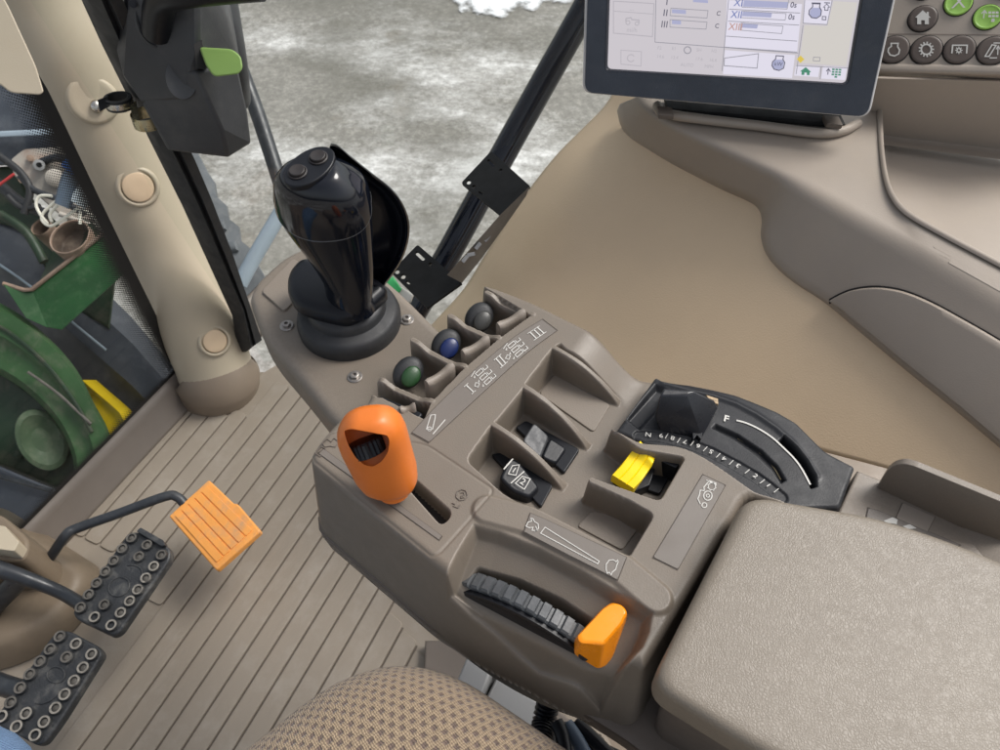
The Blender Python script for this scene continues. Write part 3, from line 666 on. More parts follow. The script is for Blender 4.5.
# ------------------------------------------------------------------ storage tray beside the pad (part of the console)
ZT = Z0-.015; tp_ = Z(ZT)
b = BM(); prism(b, [tp_.at(x, y) for x, y in ((858, 470), (878, 478), (1000, 505), (1200, 640), (1100, 720), (900, 600), (838, 512))], (0, 0, -.03), .002); obj('tray_floor', b, M['taupe'], con)
# raised fin wall of the tray
fa, fb = W(877.6, 488, ZT), W(960, 527, ZT); t_ = (fb-fa).normalized(); n_ = Vector((t_.y, -t_.x, 0)); fpl = Pl(fa, n_)
b = BM(); wallpx = [(877, 487.5), (887, 471), (894, 465.5), (904, 463.5), (914, 466), (1004, 503), (1010, 545), (958, 527)]
prism(b, rounded([fpl.at(x, y) for x, y in wallpx], [.001, .004, .004, .004, .004, .002, .001, .001]), (-n_ if n_.y < 0 else n_)*.0045, .0012, 3, only_top=False); obj('tray_wall', b, M['taupe'], con)
b = BM(); prism(b, [W(x, y, z) for x, y, z in ((957, 527, ZT), (1010, 517, ZT+.004), (1100, 540, ZT+.02), (1020, 600, ZT+.0))], (0, 0, -.02), .001); obj('tray_end', b, M['taupe'], con)
b = BM(); prism(b, rounded([tp_.at(x, y, .0006) for x, y in ((902.5, 503.5), (934.5, 517.5), (927, 532), (896, 518))], .0006), (0, 0, -.001)); ko = obj('blank_key', b, M['taupe'], con)
b = BM(); stroke(b, tp_, [(902.5, 503.5), (934.5, 517.5), (927, 532), (896, 518)], 1.2, True, .0003); obj('seam_line', b, M['seam'], ko)
o = plate([(868, 508), (880, 511.5), (960, 545), (930, 560), (864, 530)], ZT, r=.002, lab='pale label plate tucked behind the armrest pad')
b = BM(); fillp(b, tp_, [(883, 521.5), (892, 518), (897, 520.5), (896, 525), (891, 524), (886, 523.5)], .001); fillp(b, tp_, [(902, 527), (909, 525), (916, 529), (908, 530)], .001); obj('label_marks', b, M['white'], o)
# ================================================================== ARMREST PAD
pad = thing('armrest_pad', 'wide taupe vinyl armrest pad with pebbled grain behind the control console', 'armrest', (W(850, 600, .55).x, W(850, 600, .55).y, .55))
zc = .582; b = BM()
pp = [W(x, y, zc) for x, y in ((747, 493), (800, 502), (870, 513), (935, 532), (1003, 559), (1120, 610))]+[W(1120, 610, zc)-FU*.18, W(648, 684, zc)-FU*.30+RU*.03, W(685, 702, zc), W(650, 683, zc)]
pp[-2] = W(760, 752, zc)
tpd = rounded(pp, [.012, .02, .02, .02, .02, .02, .02, .02, .03, .012], 6); c_ = sum(tpd, Vector())/len(tpd)
def pin(k, dz): return [c_+(p-c_).normalized()*((p-c_).length-k)+Vector((0, 0, dz)) for p in tpd]
loft(b, [pin(.045, .0003), pin(.012, .0002), pin(.0065, 0), pin(.0038, -.0006), pin(.0018, -.0018), pin(.0006, -.0036), pin(0, -.0065), pin(.0005, -.022), pin(.003, -.027), pin(.008, -.029)], closed=True, caps=True)
obj('pad_cushion', b, M['leather'], pad, ang=45)
b = BM(); loft(b, [pin(.012, -.026), pin(.012, -.06), pin(.02, -.16)], closed=True, caps=True); obj('pad_base', b, M['taupe_dk'], pad)
# ================================================================== JOYSTICK
jb = W(348, 326, ZP); jy = thing('joystick', 'glossy black joystick with two top buttons, side guard and round rubber boot', 'joystick', jb)
b = BM(); lathe(b, [(.0385, -.003), (.0388, .006), (.0372, .0115), (.0345, .0135), (.0295, .0145), (.0285, .0155), (.0285, .0195), (.0262, .0225), (.019, .026), (.017, .034)], jb+Vector((.0012, .004, 0)), seg=64); boot = obj('rubber_boot', b, M['rubber'], jy, ang=50)
# saddle foot
zf = ZP+.036; b = BM()
fp_ = [(286, 270), (300, 254), (320, 256), (352, 266), (380, 277), (388, 286), (366, 306), (346, 316), (322, 311), (296, 303), (286, 290)]
lp = rounded([W(x, y, zf) for x, y in fp_], .008, 4)
loft(b, [[sum(lp, Vector())/len(lp)+(p-sum(lp, Vector())/len(lp))*.3+Vector((0, 0, .0005)) for p in lp], offloop(lp, -.008, 0), offloop(lp, -.004, -.0008), offloop(lp, -.0012, -.003), offloop(lp, 0, -.006), offloop(lp, -.0003, -.0125), offloop(lp, -.003, -.015)], closed=True, caps=True)
foot = obj('foot', b, M['satin'], jy, ang=60)
# grip: stacked sections
SEC = [(.558, 350, 304, 25, .9), (.566, 349, 295, 23, .9), (.580, 348, 281, 25, .9), (.598, 341.5, 259, 32, .88), (.616, 334, 238, 39, .84), (.632, 327, 219, 45.5, .80), (.642, 323, 207, 48.5, .80)]
CAP = [(.642, 323, 207, 48.5, .80), (.652, 320.5, 197, 48.5, .79), (.660, 318, 189, 46, .78), (.667, 313.5, 182.5, 41.5, .77), (.672, 310.5, 177, 36.5, .75), (.6755, 309.5, 173, 32, .73), (.6775, 309, 170.5, 28, .72), (.6783, 309, 169.6, 24, .72), (.6786, 309, 169.2, 14, .72), (.6787, 309, 169.1, 3, .72)]
tilt = Vector((0.10, 0.16, 0))
def sect(S, k=64, tl=0.0, shrink=0.0):
    z, x, y, r, f = S; c = W(x, y, z); r = r*depth(c)/FP-shrink; out = []
    for i in range(k):
        a = 2*math.pi*i/k; ex, ey = math.cos(a), math.sin(a); e = 2/2.3
        dx = r*abs(ex)**e*(1 if ex >= 0 else -1); dy = r*f*abs(ey)**e*(1 if ey >= 0 else -1)
        out.append(c+Vector((dx*(1-.08*max(0, -dy/r))+.30*max(0, -dy), dy*(1+.04*(dy < 0)), tl*(dy*.24+dx*.10))))
    return out
TL = [0, 0, .1, .3, .6, .9, 1.0]
b = BM(); loft(b, [sect(S, tl=t) for S, t in zip(SEC, TL)], closed=True, caps=True); obj('grip', b, M['gloss'], jy, ang=70)
b = BM(); loft(b, [sect(CAP[0], tl=1, shrink=.0022), sect(CAP[0], tl=1, shrink=-.0002)]+[sect(S, tl=1.0-.2*i/6) for i, S in enumerate(CAP[1:])], closed=True, caps=True)
cap = obj('grip_cap', b, M['gloss'], jy, ang=70)
b = BM(); sc_ = sect(CAP[0], tl=1, shrink=.0004); tube(b, sc_, .0007, 8, 0, closed=True); obj('seam_ring', b, M['stud'] if False else mat('grey joint line', (0.10, 0.105, 0.11, 1), .3, .05, 20, 300, 0), cap)
# top oval with two buttons
top_n = Vector((-.04, -.16, 1)).normalized(); tc_ = W(309, 168.5, .6782); tc_ = tc_+Vector((0, 0, .001)); tpl = Pl(tc_, top_n)
b = BM(); ov = [tpl.at(x, y, .0016) for x, y in circ(309.5, 168, 29, 15.5, 36, rot=-.56)]; prism(b, ov, -top_n*.004, .0010, 3); ovp = obj('button_panel', b, M['satin'], cap)
for x, y in ((298.5, 174.5), (319, 160)):
    p = tpl.at(x, y, .0016); b = BM(); lathe(b, [(.0056, -.001), (.0058, .0007), (.0051, .0010), (.0048, .0004), (.0046, .0022), (.0042, .0026), (.0020, .0023), (.0005, .0022)], p, axis=top_n, seg=32); obj('button', b, mat('dark warm rubber', (.022, .018, .017, 1), .5, .1, 60, 900, .1) if 'wr' not in M else M['wr'], jy); M['wr'] = bpy.data.materials['dark warm rubber']
# side guard
b = BM()
def dg(y): return .447+(y-143)/(290-143)*(.562-.447)
gout = [(331, 143), (338, 145), (352, 157), (372, 173), (390, 187), (402, 202), (409, 220), (409, 238), (403, 258), (392, 276), (381, 290)]
gin = [(328, 152), (336, 162), (346, 176), (356, 194), (362, 213), (364, 235), (364, 262), (364, 288)]
go = [D(x, y, dg(y)) for x, y in resample([(Vector((x, y, 0))) for x, y in gout], 30) for x, y in [(x, y)]] if False else [D(p.x, p.y, dg(p.y)+.004) for p in resample(catmull([Vector(p).to_3d() for p in gout], 6), 36)]
gi = [D(p.x, p.y, dg(p.y)+.010) for p in resample(catmull([Vector(p).to_3d() for p in gin], 6), 36)]
rows = []
for i, (o_, q_) in enumerate(zip(go, gi)):
    v = o_-q_; nrm = Vector((-.75, -.35, .25)).normalized(); up_ = (CC-o_).normalized(); rim = .0038
    a = q_; m1 = q_+v*.55-up_*.010; m2 = q_+v*.85-up_*.004; e1 = o_-v.normalized()*rim; 
    rows.append([a, m1, m2, e1+up_*.0035, o_-v.normalized()*rim*.35+up_*.0045, o_+up_*.0015, o_-up_*.002, m2-up_*.006, m1-up_*.005, a-up_*.005])
loft(b, rows, closed=True, caps=True); obj('side_guard', b, M['gloss'], jy, ang=65)
p = D(356, 282.5, .528); b = BM(); lathe(b, [(.0022, -.002), (.0022, .001), (.0015, .0013)], p, axis=(CC-p), seg=16); obj('rivet', b, M['satin'], jy)
# ================================================================== ORANGE GEAR LEVER
AX = [(393, 487, Z0+.008, 17), (392, 485, Z0+.010, 23.5), (389.5, 480, Z0+.0135, 28.5), (385.5, 471, Z0+.022, 31.5), (380, 457, Z0+.034, 33), (375, 444, Z0+.046, 34.5), (372, 435, Z0+.055, 35), (370, 428, Z0+.0625, 33.5), (369, 422, Z0+.069, 29), (368, 417, Z0+.074, 20), (367.5, 414.5, Z0+.0765, 9)]
gl = thing('gear_lever', 'orange shift lever with black thumb wheel in its opening, standing in the slot', 'lever', W(404, 492, Z0))
cs = [W(x, y, z) for x, y, z, r in AX]; axd = (cs[6]-cs[1]).normalized()
def lev_rows(n=44):
    sx = (CR-axd*CR.dot(axd)).normalized(); sy = axd.cross(sx); rows = []
    for (x, y, z, r), c in zip(AX, cs):
        rr = r*depth(c)/FP; row = []
        for i in range(n):
            a = 2*math.pi*i/n; ex, ey = math.cos(a), math.sin(a); e = 2/2.4
            row.append(c+sx*rr*abs(ex)**e*math.copysign(1, ex)+sy*rr*.80*abs(ey)**e*math.copysign(1, ey))
        rows.append(row)
    return rows
ba = BM(); loft(ba, lev_rows(), closed=True, caps=True)
bb = BM(); opx = [(345, 432), (352, 430.5), (372, 434), (386.5, 436.5), (388.5, 442), (387, 452), (381, 461), (372.5, 466), (364, 464), (356, 457), (349, 445)]
opn = rounded([D(368+(x-368)*1.09, 448+(y-448)*1.12, .375) for x, y in opx], .0015, 3); vd = ray(369, 448).normalized()
prism(bb, [p-vd*.03 for p in opn], vd*.058)
bo = boolean(ba, bb); handle = obj('lever_handle', bo, M['orange'], gl, ang=50)
wax = ((axd-vd*axd.dot(vd)).normalized()-vd*.28).normalized(); b = BM(); wc = D(367, 446, .4012); n = 44
xx = (CR-wax*CR.dot(wax)).normalized(); yy = wax.cross(xx)
def wr(h, k): return [wc+wax*h+(xx*math.cos(2*math.pi*i/n)+yy*math.sin(2*math.pi*i/n))*.0094*k*(1 if i % 2 else 1-.09*min(1, (k > .9))) for i in range(n)]
loft(b, [wr(-.0048, .9), wr(-.0044, 1), wr(.0030, 1), wr(.0038, .93), wr(.0040, .88), wr(.0046, .5), wr(.0047, .05)], closed=True, caps=True); obj('thumb_wheel', b, M['satin'], gl, ang=30)
b = BM(); tube(b, [W(402, 490, Z0-.025), W(400, 488, Z0+.002), W(399, 486, Z0+.010)], .0058, 16, 3); obj('lever_stem', b, M['chrome'], gl)
b = BM(); c0 = cs[0]-axd*.0015; tube(b, [c0-axd*.002, c0+axd*.003], .0096, 28, 0); obj('lever_collar', b, M['orange'], gl)
# ================================================================== FINGER LEVERS
for (x, y), mk, nm in (((479, 316), 'knob_grey', 'grey'), ((446, 343), 'knob_blue', 'blue'), ((408, 371), 'knob_green', 'green')):
    c = W(x, y+2, Z0-.0135); t = thing('finger_lever', f'small black finger lever with {nm} oval insert in a bay beside the joystick', 'lever', c, 'finger levers in the row of bays')
    ax = (RU*.45+FU*.75+UP*.55).normalized()
    b = BM(); prof = [(.0005, -.006), (.006, -.0058), (.0088, -.004), (.0098, -.001), (.0098, .002), (.0088, .0042), (.0062, .0056), (.0005, .0060)]
    lathe(b, prof, c, axis=(CC-c).normalized()*.75+UP*.3-FU*.2, seg=32, sx=1.25, sy=1.0, xdir=RU+FU*.2); p_ = obj('paddle', b, M['rubber'], t, ang=60)
    vdir = ((CC-c).normalized()*.75+UP*.3-FU*.2).normalized(); b = BM()
    lathe(b, [(.0070, -.002), (.0072, .0), (.0062, .0012), (.003, .0019), (.0004, .0020)], c+vdir*.0054-RU*.0022-FU*.0035+UP*.000, axis=vdir, seg=28, sx=1.1, sy=.85, xdir=RU+FU*.2); obj('coloured_insert', b, M[mk], t, ang=60)
    b = BM(); q0 = c+vdir*.0058+RU*.004+FU*.0045; xr = (RU+FU*.2-vdir*(RU+FU*.2).dot(vdir)).normalized(); yr = vdir.cross(xr)
    tube(b, [q0-xr*.006-yr*.003, q0-yr*.0005, q0+xr*.005-yr*.002], [.0009, .0013, .0009], 8, 5); obj('grip_ridge', b, M['gloss'], p_)
c = W(406, 415, Z0-.008); t = thing('finger_lever', 'black finger lever partly hidden behind the orange shift lever', 'lever', c, 'finger levers in the row of bays')
b = BM(); prism(b, rounded([W(x, y, Z0-.001) for x, y in ((372, 400), (380, 395), (424, 413), (414, 424), (404, 422))], .003), (0, 0, -.015), .002); obj('paddle', b, M['satin'], t)
# ================================================================== ROCKER SWITCHES
def rocker(name, label, cat, base_px, body, zb, m_base, m_body, group=None, tilt=0.0):
    c = sum((W(x, y, zb) for x, y in base_px), Vector())/len(base_px); t = thing(name, label, cat, c, group)
    b = BM(); prism(b, rounded([W(x, y, zb+.003) for x, y in base_px], .002), (0, 0, -.006), .0012); obj('switch_frame', b, m_base, t); return t
r1 = rocker('rocker_switch', 'black rocker switch printed with boxed numerals 1 and 2', 'switch', ((491, 454), (503, 452), (553, 485), (541, 507)), None, ZL, M['satin'], None, 'rocker switches in the pockets')
def saddle_body(px, zs, m, parent, name='rocker', dz=-.012, bev=.0022):
    b = BM(); tp2 = rounded([W(x, y, z) for (x, y), z in zip(px, zs)], .003); prism(b, tp2, (0, 0, dz), bev, 3, bottom_scale=1.06); return obj(name, b, m, parent, ang=50)
o = saddle_body(((509, 457), (518, 459.5), (540, 487), (529, 498), (512, 491), (499, 478)), (ZL+.013, ZL+.012, ZL+.007, ZL+.007, ZL+.009, ZL+.0125), M['satin'], r1)
rpl = Pl((W(509, 457, ZL+.013)), (W(540, 487, ZL+.0072)-W(509, 457, ZL+.013)).cross(W(499, 478, ZL+.0125)-W(509, 457, ZL+.013)).normalized()*-1)
if rpl.n.z < 0: rpl.n = -rpl.n
b = BM(); LL = .0012
stroke(b, rpl, [(503.5, 470), (512.5, 459.5)], 1.6, lift=LL)
stroke(b, rpl, [(508, 474.5), (512, 466.5), (519, 465.5), (515.5, 476)], .9, True, LL); stroke(b, rpl, [(510.5, 484), (524, 472)], 1.2, lift=LL)
stroke(b, rpl, [(515, 484), (522, 477), (530, 479.5), (524, 490)], .9, True, LL)
text(b, rpl, '1', 513.6, 471, (.75, .5), (.55, -.85), 6.0, LL); text(b, rpl, '2', 522.5, 482.5, (.75, .5), (.55, -.85), 7.0, LL)
obj('numerals', b, M['white'], o)
r2 = rocker('rocker_switch', 'plain black rocker switch with a worn grey upper face', 'switch', ((515, 427), (526, 420), (580, 449), (564, 473)), None, ZL, M['satin'], None, 'rocker switches in the pockets')
o = saddle_body(((534, 422), (549, 436), (540, 458), (522, 441)), (ZL+.013, ZL+.009, ZL+.009, ZL+.013), mat('worn grey switch face', (.05, .052, .056, 1), .5, .3, 70, 700, .15, dirt=(.2, .2, .2, 1), dirt_amt=.5), r2, 'worn_face')
o = saddle_body(((550, 437), (567, 448), (556, 464), (541, 457)), (ZL+.0075, ZL+.005, ZL+.005, ZL+.0075), M['satin'], r2)
# yellow switch
c = W(640, 468, ZL+.01); ys = thing('yellow_switch', 'bright yellow ridged push pull switch in a black frame', 'switch', c)
b = BM(); prism(b, rounded([W(x, y, ZL+.003) for x, y in ((612, 478), (634, 455), (656, 448), (680, 459), (660, 494))], .002), (0, 0, -.004), .001); obj('switch_frame', b, M['satin'], ys)
sec_a = [(640, 440.5), (637, 444), (630, 453), (621, 465), (612, 474.5)]; sec_b = [(655, 458), (653, 463), (649, 470), (642, 480), (634, 488.5)]; hz = [ZL+.020, ZL+.0215, ZL+.019, ZL+.018, ZL+.0165]
P0 = [W(x, y, z) for (x, y), z in zip(sec_a, hz)]; P1 = [W(x, y, z) for (x, y), z in zip(sec_b, hz)]
P0 = catmull(P0, 6); P1 = catmull(P1, 6); rows = []
for f_ in (0, .02, .08, .30, .33, .36, .64, .67, .70, .92, .98, 1):
    dz = -.0012 if f_ in (0, 1) else (-.0002 if f_ in (.02, .98) else (-.0007 if f_ in (.33, .67) else 0))
    rows.append([p.lerp(q, f_)+Vector((0, 0, dz)) for p, q in zip(P0, P1)]+[P0[-1].lerp(P1[-1], f_)+Vector((0, 0, -.008)), P0[0].lerp(P1[0], f_)+Vector((0, 0, -.008))])
b = BM(); loft(b, rows, closed=True, caps=True); obj('yellow_cap', b, M['yellow'], ys, ang=50)
b = BM(); prism(b, [W(x, y, ZL+.018) for x, y in ((642, 441), (681, 463), (676, 468), (655, 458))], (0, 0, -.016), .0008); obj('side_cheek', b, M['satin'], ys)
b = BM(); prism(b, [W(x, y, ZL+.009) for x, y in ((614, 477), (657, 463), (650, 485), (634, 492))], (0, 0, -.008), .001); obj('stem_block', b, M['satin'], ys)
# ================================================================== SPEED WHEEL
wt = thing('speed_wheel', 'ribbed black speed wheel with a glossy orange pointer tab in the console side', 'thumb wheel', W(540, 610, Z0-.03))
A_, B_ = W(474, 576, Z0-.016), W(584, 633, Z0-.016); dir_ = (B_-A_); dir_.z = 0; Lw = dir_.length; dir_.normalize(); side = Vector((dir_.y, -dir_.x, 0))
if side.dot(-RU) < 0: side = -side     # towards the driver
R2 = .075; mid = (A_+B_)/2; wc = Vector((mid.x, mid.y, Z0-.0115-R2)); rows = []
hw = .0050; n = 24*4; angs = []
for i in range(n):
    k = i % 4; angs.append((2*math.pi*i/n, R2-(.0018 if k == 0 else 0)))
def wrow(s, dr): return [wc+side*s+(dir_*math.sin(a)+UP*math.cos(a))*(r-dr) for a, r in [(2*math.pi*(i//6*6+[0, .5, 1.1, 4.6, 5.2, 5.7][i % 6])/(64*6), R2-[.0022, .0022, 0, 0, .0022, .0022][i % 6]) for i in range(64*6)]]
b = BM(); loft(b, [wrow(-hw, .002), wrow(-hw+.0008, 0), wrow(hw-.0012, 0), wrow(hw, .0014)], closed=True, caps=True); obj('ribbed_wheel', b, mat('worn ribbed rubber', (.075, .08, .085, 1), .45, .25, 60, 600, .25, dirt=(.16, .16, .16, 1), dirt_amt=.5), wt, ang=35)
b = BM(); lathe(b, [(R2-.0045, hw-.001), (R2-.004, hw+.0025), (R2-.006, hw+.0038), (.02, hw+.0038)], wc, axis=side, seg=96); obj('wheel_flange', b, M['satin'], wt, ang=40)
# orange pointer
b = BM()
lowp = [(573.5, 640), (600, 611), (612, 601), (630, 614), (629, 622), (611, 663), (598, 669), (574, 654)]
topp = [(581, 630), (602, 607), (612, 602.5), (617, 603), (628, 612), (625, 619), (603, 652), (582, 640)]
lo = [W(x, y, Z0-.026) for x, y in lowp]; hi = [W(x, y, Z0-.002) for x, y in [(577, 636), (603, 608), (612, 602.5), (622, 605), (627.5, 612), (622, 624), (603.5, 645), (580, 643)]]
prism_rows = [rounded(lo, .002, 3), rounded([l.lerp(h, .75)+(l-h)*0 for l, h in zip(lo, hi)], .002, 3), rounded([l.lerp(h, .95) for l, h in zip(lo, hi)], .0022, 3), rounded(hi, .0022, 3)]
ch = sum(hi, Vector())/len(hi); prism_rows.append([ch+(p-ch)*.86+Vector((0, 0, .0014)) for p in prism_rows[-1]]); 
loft(b, prism_rows, closed=True, caps=True); pt = obj('pointer_tab', b, M['orange2'], wt, ang=42)
p = W(583, 657.5, Z0-.0215); b = BM(); lathe(b, [(.0027, -.004), (.0027, .0002)], p, axis=(CC-p), seg=18, sy=.55, xdir=dir_); obj('pointer_hole', b, M['slot'], pt)
# ================================================================== GEAR QUADRANT LEVER
c = W(685, 420, ZQ); ql = thing('quadrant_lever', 'faceted black gear lever knob on the numbered quadrant', 'lever', c)
def V(x, y, z): return W(x, y, ZQ+z)
b = BM(); kA, kB, kC = V(660, 396, .025), V(687, 395, .025), V(659, 430, .002); kpl = Pl(kA, (kB-kA).cross(kC-kA))
pts = [kA, kB, kC, kpl.at(689, 425), kpl.at(694, 440), kpl.at(654.5, 417), V(664, 388.5, .026), V(694, 391, .0255), V(713, 400, .016), V(718, 407, .009), V(713, 418, .003), V(702, 437, .002), V(664, 392, .0), V(716, 402, .0)]
for p in pts: b.verts.new(p)
r_ = bmesh.ops.convex_hull(b, input=b.verts[:]); bmesh.ops.dissolve_limit(b, angle_limit=math.radians(7), verts=b.verts[:], edges=b.edges[:])
obj('lever_knob', b, mat('slate knob plastic', (.016, .017, .021, 1), .28, .12, 25, 700, .1, spec=.45), ql, ang=18, bev=.0010, wn=True)
b = BM(); prism(b, [W(x, y, ZQ+.004) for x, y in ((692, 431), (693, 440), (697, 435), (701, 439), (703, 432))], (0, 0, -.008), .0004); obj('pointer', b, M['satin'], ql)
b = BM(); prism(b, [W(x, y, ZQ+.010) for x, y in ((706, 394.5), (718, 398.5), (718.5, 404), (710, 402))], (0, 0, -.01), .0005); obj('worn_tab', b, mat('chipped cream tab', lin(190, 165, 130), .6, .3, 120, 500, .2, dirt=(.02, .02, .02, 1), dirt_amt=.9, dscale=300), ql)
# ================================================================== FENDER TRIM (tan) AND RIGHT SIDE CONSOLE
TA = 1.25-.001046*620+.000313*110   # inverse depth plane of the tan panel
def dtan(x, y):
    q = 1.25+.001046*(x-620)-(-.000313)*(y-110)
    return 1/q
LEFT = [(636, 60), (612, 104), (590, 128), (560, 158), (530, 196), (505, 232), (486, 262), (470, 288), (455, 306), (440, 322), (420, 345)]
lpx = [(p.x, p.y) for p in resample(catmull([Vector(p).to_3d() for p in LEFT], 6), 46)]
fen = thing('fender_trim', 'large smooth tan moulded panel sloping between the armrest console and the side console', 'panel', W(700, 330, .35))
b = BM(); rows = []
for x, y in lpx:
    row = []
    for k in range(60):
        t = k/59; X = x+(1080-x)*t**1.3; Y = y+(y*.55+330-y)*t**1.3
        e = (X-x); rd = .055*max(0, 1-e/62)**2.4          # roll away at the left edge
        hollow = .012*math.exp(-((X-(x+125))/70)**2)*(1 if y < 330 else .5)
        row.append(D(X, Y, dtan(X, Y)+rd+hollow))
    rows.append(row)
loft(b, rows); obj('fender_panel', b, M['tan'], fen, solid=-.006, ang=80)
# --- right side console
rc = thing('side_console', 'grey brown moulded side console with curved lid, ledge and open tray under the monitor', 'console', W(850, 220, .45))
def cr(pts, n=6): return [(p.x, p.y) for p in catmull([Vector(p).to_3d() for p in pts], n)]
RT = cr([(637, 97), (642, 104), (652, 113), (675, 127), (705, 141), (760, 165), (810, 190), (860, 218), (920, 251), (1000, 297), (1080, 345)])
RB = cr([(620, 104), (624, 120), (634, 135), (650, 147), (672, 159), (700, 172), (730, 186), (755, 197.5), (764, 205), (767, 216), (765.5, 234), (770, 252), (782, 268), (800, 283), (829, 302), (870, 336), (920, 377), (960, 409), (1040, 476)], 5)
NR = 240
top_l = resample([W(x, y, .545) for x, y in RT], NR); bot_l = resample([D(x, y, dtan(x, y)-.010) for x, y in RB], NR)
back_l = resample([W(x, y, .552) for x, y in cr([(655, 80), (690, 85), (740, 88), (800, 92), (868, 96), (881, 110), (883, 150), (887, 178), (894, 197), (908, 213), (940, 232), (1000, 264), (1090, 312)])], NR)
b = BM(); rows = []
for A_, T_, B_ in zip(back_l, top_l, bot_l):
    u = (A_-T_).normalized(); dwn = (B_-T_).normalized(); r = .007
    row = [A_, T_.lerp(A_, .6), T_.lerp(A_, .25), T_+u*r*1.6]
    for k in range(1, 7):
        a = k/7; row.append(T_+u*r*1.6*(1-a)**2+dwn*r*1.6*a*a)
    row += [T_+dwn*r*1.6, T_.lerp(B_, .5), T_.lerp(B_, .9), B_, B_+CF*.004+dwn*.001, B_+CF*.02]
    rows.append(row)
loft(b, rows); obj('console_moulding', b, M['grey_con'], rc, solid=.003, ang=60)
# curved lid set into the face
def onface(x, y, lift=.0): # inverse-depth interpolate between the ridge and the tan panel
    best = None
    d1, d2 = None, None
    def yat(c, x):
        for (x0, y0), (x1, y1) in zip(c, c[1:]):
            if x0 <= x <= x1: return y0+(y1-y0)*(x-x0)/(x1-x0)
        return c[-1][1]+(x-c[-1][0])*(c[-1][1]-c[-2][1])/(c[-1][0]-c[-2][0])
    yt, yb = yat(RT, x), yat(RB, x); t = (y-yt)/(yb-yt)
    q = (1-t)/depth(W(x, yt, .545))+t/(dtan(x, yb)-.010); return D(x, y, 1/q-lift)
lid_top = cr([(829, 301), (838, 296), (850, 291), (866, 288), (884, 288), (905, 292), (930, 302), (960, 318), (1000, 341), (1070, 384)])
lid_bot = [(829.5, 301.5), (840, 309), (870, 333), (900, 358), (930, 382), (960, 406), (1000, 440), (1070, 500)]
lt = resample([Vector(p).to_3d() for p in lid_top], 70); lb = resample([Vector(p).to_3d() for p in lid_bot], 70)
b = BM(); rows = []
for p, q in zip(lt, lb):
    row = []
    for t, lf in ((0, -.004), (0, .003), (.03, .0048), (.10, .005), (.5, .005), (.9, .005), (1.0, .0045), (1.0, -.002)):
        r = p.lerp(q, t); row.append(onface(r.x, r.y, lf))
    rows.append(row)
loft(b, rows); obj('pocket_lid', b, M['grey_con'], rc, ang=50)
b = BM(); gp = [onface(p.x, p.y-2.0, .0006) for p in lt]; gp2 = [onface(p.x, p.y+3.5, .0008) for p in lt]; loft(b, [gp, gp2]); obj('lid_gap', b, M['slot'], rc)
# ledge / tray behind the ridge
TR = cr([(878, 70), (881, 110), (883, 150), (887, 178), (894, 197), (908, 213), (940, 232), (1000, 264), (1090, 312)]); tl = resample([W(x, y, .552) for x, y in TR], 60)
b = BM(); n_in = [Vector((1, .35, 0)).normalized()]*60; rows = []
cen = W(1060, 130, .505)
for p in tl:
    d = Vector((cen.x-p.x, cen.y-p.y, 0)); L_ = d.length; d.normalize()
    rows.append([p-d*.0045+Vector((0, 0, .0004)), p-d*.0035+Vector((0, 0, .0024)), p-d*.001+Vector((0, 0, .0028)), p+Vector((0, 0, .0024)), p+d*.0022+Vector((0, 0, -.0015)), p+d*.004+Vector((0, 0, -.006)), p+d*.008+Vector((0, 0, -.024)), p+d*.013+Vector((0, 0, -.030)), p+d*.024+Vector((0, 0, -.0335)), p+d*max(.03, L_*.6)+Vector((0, 0, -.036)), cen+Vector((0, 0, -.018))])
loft(b, rows); obj('tray', b, M['grey_con'], rc, ang=60)
# tray back wall and button panel above it
wa, wb_ = W(868, 137, .5175), W(1100, 165, .5175); ta, tb = D(870, 78, .668), D(1100, 84, .634)
b = BM(); rows = []
for k in range(12):
    t = k/11; lo, hi = wa.lerp(wb_, t), ta.lerp(tb, t); f = (CC-hi).normalized()
    rows.append([lo+f*.03-UP*.004, lo+f*.016-UP*.0015, lo+f*.007+UP*.001, lo+f*.002+UP*.004, lo.lerp(hi, .15), lo.lerp(hi, .5), lo.lerp(hi, .9), hi, hi+UP*.0015-f*.0025, hi+UP*.002-f*.009])
loft(b, rows); obj('tray_back', b, M['grey_con'], rc, ang=60)
# ------------------------------------------------------------------ button panel
bp_n = (CC-D(950, 30, .63)).normalized()*.8+UP*.35; bp_n = Vector((bp_n.x*.8, bp_n.y, bp_n.z)).normalized(); BPl = Pl(D(950, 66, .652), bp_n)
bpn = thing('button_panel', 'taupe keypad panel with brown and lime green round symbol buttons right of the monitor', 'keypad', BPl.at(950, 40))
b = BM(); prism(b, [BPl.at(x, y) for x, y in ((850, 64), (1090, 68), (1090, -60), (850, -60))], -BPl.n*.02, .0015); obj('panel_plate', b, M['grey_con'], bpn)
b = BM(); prism(b, [BPl.at(x, y, .0015) for x, y in ((850, 71.5), (1090, 77), (1090, 65.5), (850, 62.5))], -BPl.n*.02, .003); obj('panel_lip', b, M['grey_con'], bpn)
b = BM(); stroke(b, BPl, [(880, 34), (1060, 35.5)], 1.0, lift=.0003); obj('panel_seam', b, mat('soft seam', lin(118, 105, 95), .5, .05, 20, 500, 0), bpn)
